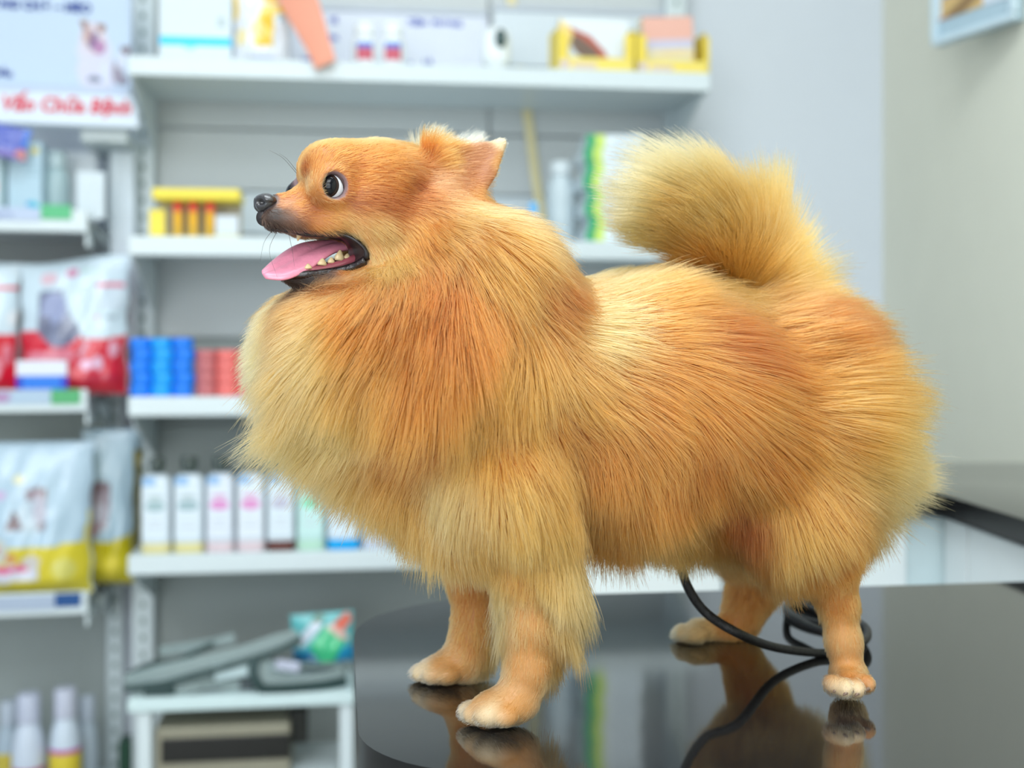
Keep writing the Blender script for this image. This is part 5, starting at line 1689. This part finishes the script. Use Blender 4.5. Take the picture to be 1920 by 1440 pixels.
# webbing
WEB = mat('webbing_grey', (136, 152, 152), rough=0.55, var=0.1, scale=200, bump=0.3)
WEBD = mat('webbing_dark_green', (42, 66, 66), rough=0.6, var=0.1, scale=200)
har = empty('dog_harness'); har.location = FS.w(FS.u(400, -0.06), -0.06, FZ)
tag(har, 'tangled grey dog harness with dark edging lying on the low stand', 'harness')
HI = Matrix.Translation(-har.location)
def web(name, pts, w, m, n=24, up=(0, -1, 0.35)):
    b = MB()
    P = [p - har.location for p in smooth_pts([FS.at(a, c, d_) for a, c, d_ in pts], n)]
    for p in P:
        p.z = max(p.z, w * 0.9 + 0.002)
    b.tube(P, w, n=10, flat=0.16, up=up)
    return b.build(name, m, har, smooth='auto')
web('back_strap', [(236, 1282, -.06), (300, 1264, -.07), (380, 1246, -.07), (460, 1226, -.06), (520, 1206, -.05), (560, 1196, -.04)], 0.017, WEB)
web('edging', [(232, 1292, -.085), (300, 1284, -.09), (380, 1262, -.09), (460, 1240, -.085), (530, 1216, -.075), (566, 1196, -.06)], 0.006, WEBD)
web('edging', [(240, 1266, -.03), (280, 1246, -.03), (330, 1240, -.03), (370, 1222, -.03), (400, 1206, -.02)], 0.006, WEBD)
web('chest_strap', [(300, 1222, 0.02), (350, 1214, 0.01), (400, 1206, 0.0), (440, 1196, 0.0)], 0.010, WEB)
web('girth_strap', [(500, 1224, -.06), (488, 1250, -.08), (500, 1278, -.09), (540, 1284, -.09), (600, 1276, -.08), (640, 1262, -.06), (630, 1246, -.04), (560, 1244, -.03)], 0.012, WEB, n=36)
web('edging', [(478, 1236, -.088), (476, 1268, -.1), (500, 1296, -.1), (550, 1302, -.1), (610, 1294, -.09), (650, 1276, -.07)], 0.009, WEBD, n=30)
web('belly_strap', [(300, 1296, -.08), (330, 1290, -.08), (360, 1282, -.08), (400, 1276, -.07), (450, 1282, -.07)], 0.015, WEB)
web('loop', [(270, 1300, -.085), (290, 1308, -.085), (320, 1306, -.085), (330, 1298, -.08)], 0.012, WEBD)
web('loop', [(372, 1300, -.07), (400, 1292, -.07), (440, 1292, -.07), (480, 1300, -.07)], 0.012, mat('webbing_dark_grey', (70, 80, 84), rough=0.6))  # a loop in darker grey webbing
b = MB(); b.box(-0.03, 0.03, -0.01, 0.0, 0, 0.028, bev=0.003); o = b.build('buckle', mat('buckle_pale', (196, 216, 220), rough=0.3), har); o.location = FS.at(436, 1270, -.075) - har.location; o.rotation_euler = (0, -0.15, FS.a)
b = MB(); b.box(-0.022, 0.022, -0.01, 0.0, 0, 0.018, bev=0.003); o = b.build('buckle', mat('buckle_lilac', (200, 204, 224), rough=0.3), har); o.location = FS.at(538, 1256, -.06) - har.location; o.rotation_euler = (0, 0.2, FS.a)
# bright pouch on the harness
u, w = span(FS, 548, 676, -0.03)
r = bag_mesh('treat_pouch', 0.118, 0.098, 0.05, [('r', 0, 1, 0, .34, (0, 140, 190)), ('r', 0, .4, 0, .3, (0, 96, 140)), ('p', [(.28, .42), (.55, .78), (.88, .5), (.62, .0), (.5, 0)], (64, 196, 136)), ('p', [(.0, .48), (.42, .92), (.52, .8), (.16, .40)], (214, 224, 238)),
    ('p', [(.62, .74), (.9, 1), (1, .86), (.80, .58)], (230, 112, 92)), ('p', [(.56, .76), (.66, .80), (.94, .52), (.84, .46)], (226, 190, 180)), ('p', [(.3, .86), (.44, 1), (.56, .94), (.46, .84)], (0, 92, 60))], (90, 186, 190), seed=12, nx=44, ny=40)
put_at(r, FS, FS.u(608, 0.03), 0.03, zz(FS, 608, 1243, 0.03)); r.rotation_euler = (0.1, -0.05, FS.a)
tag(r, 'bright pouch in teal, green and white with an orange tag, on the harness', 'pouch')

# ------------------------------------------------------------------ leash
LEA = mat('leash_black_nylon', (18, 18, 19), rough=0.42, var=0.3, scale=800, bump=0.6)
def on_table(px, py, lift=0.0032):
    Y = (CAM_Z - TABLE_Z - lift) * FPX / (py - HY)
    return Vector(((px - 960) / FPX * Y, Y, TABLE_Z + lift))
lz = [FB.at(1268, 1020, 0.012), FB.at(1277, 1062, 0.012), FB.at(1292, 1105, 0.010), FB.at(1325, 1150, 0.006)]
e0 = on_table(1530, 1224)
a_ = lz[-1]
lz += [Vector(((1385 - 960) / FPX * .80, .80, CAM_Z - (1188 - HY) / FPX * .80)), Vector(((1450 - 960) / FPX * .835, .835, CAM_Z - (1213 - HY) / FPX * .835)), e0, on_table(1590, 1221), on_table(1616, 1200), on_table(1612, 1182), on_table(1575, 1176), on_table(1520, 1166), on_table(1482, 1150), on_table(1478, 1136), on_table(1500, 1133), on_table(1540, 1148), on_table(1590, 1160), on_table(1622, 1176, .0085), on_table(1624, 1198, .0085), on_table(1600, 1206, .009), on_table(1560, 1192, .009), on_table(1510, 1170, .009), on_table(1476, 1148, .009), on_table(1484, 1129), on_table(1520, 1128), on_table(1560, 1140)]
for i, p in enumerate(lz):
    p.z = max(p.z, TABLE_Z + 0.0032)
b = MB(); b.tube(smooth_pts(lz, 170), 0.0031, n=10)
le = b.build('leash', LEA, smooth=True)
tag(le, 'black round-cord leash looping from the dog\'s belly to a coil on the table', 'leash')
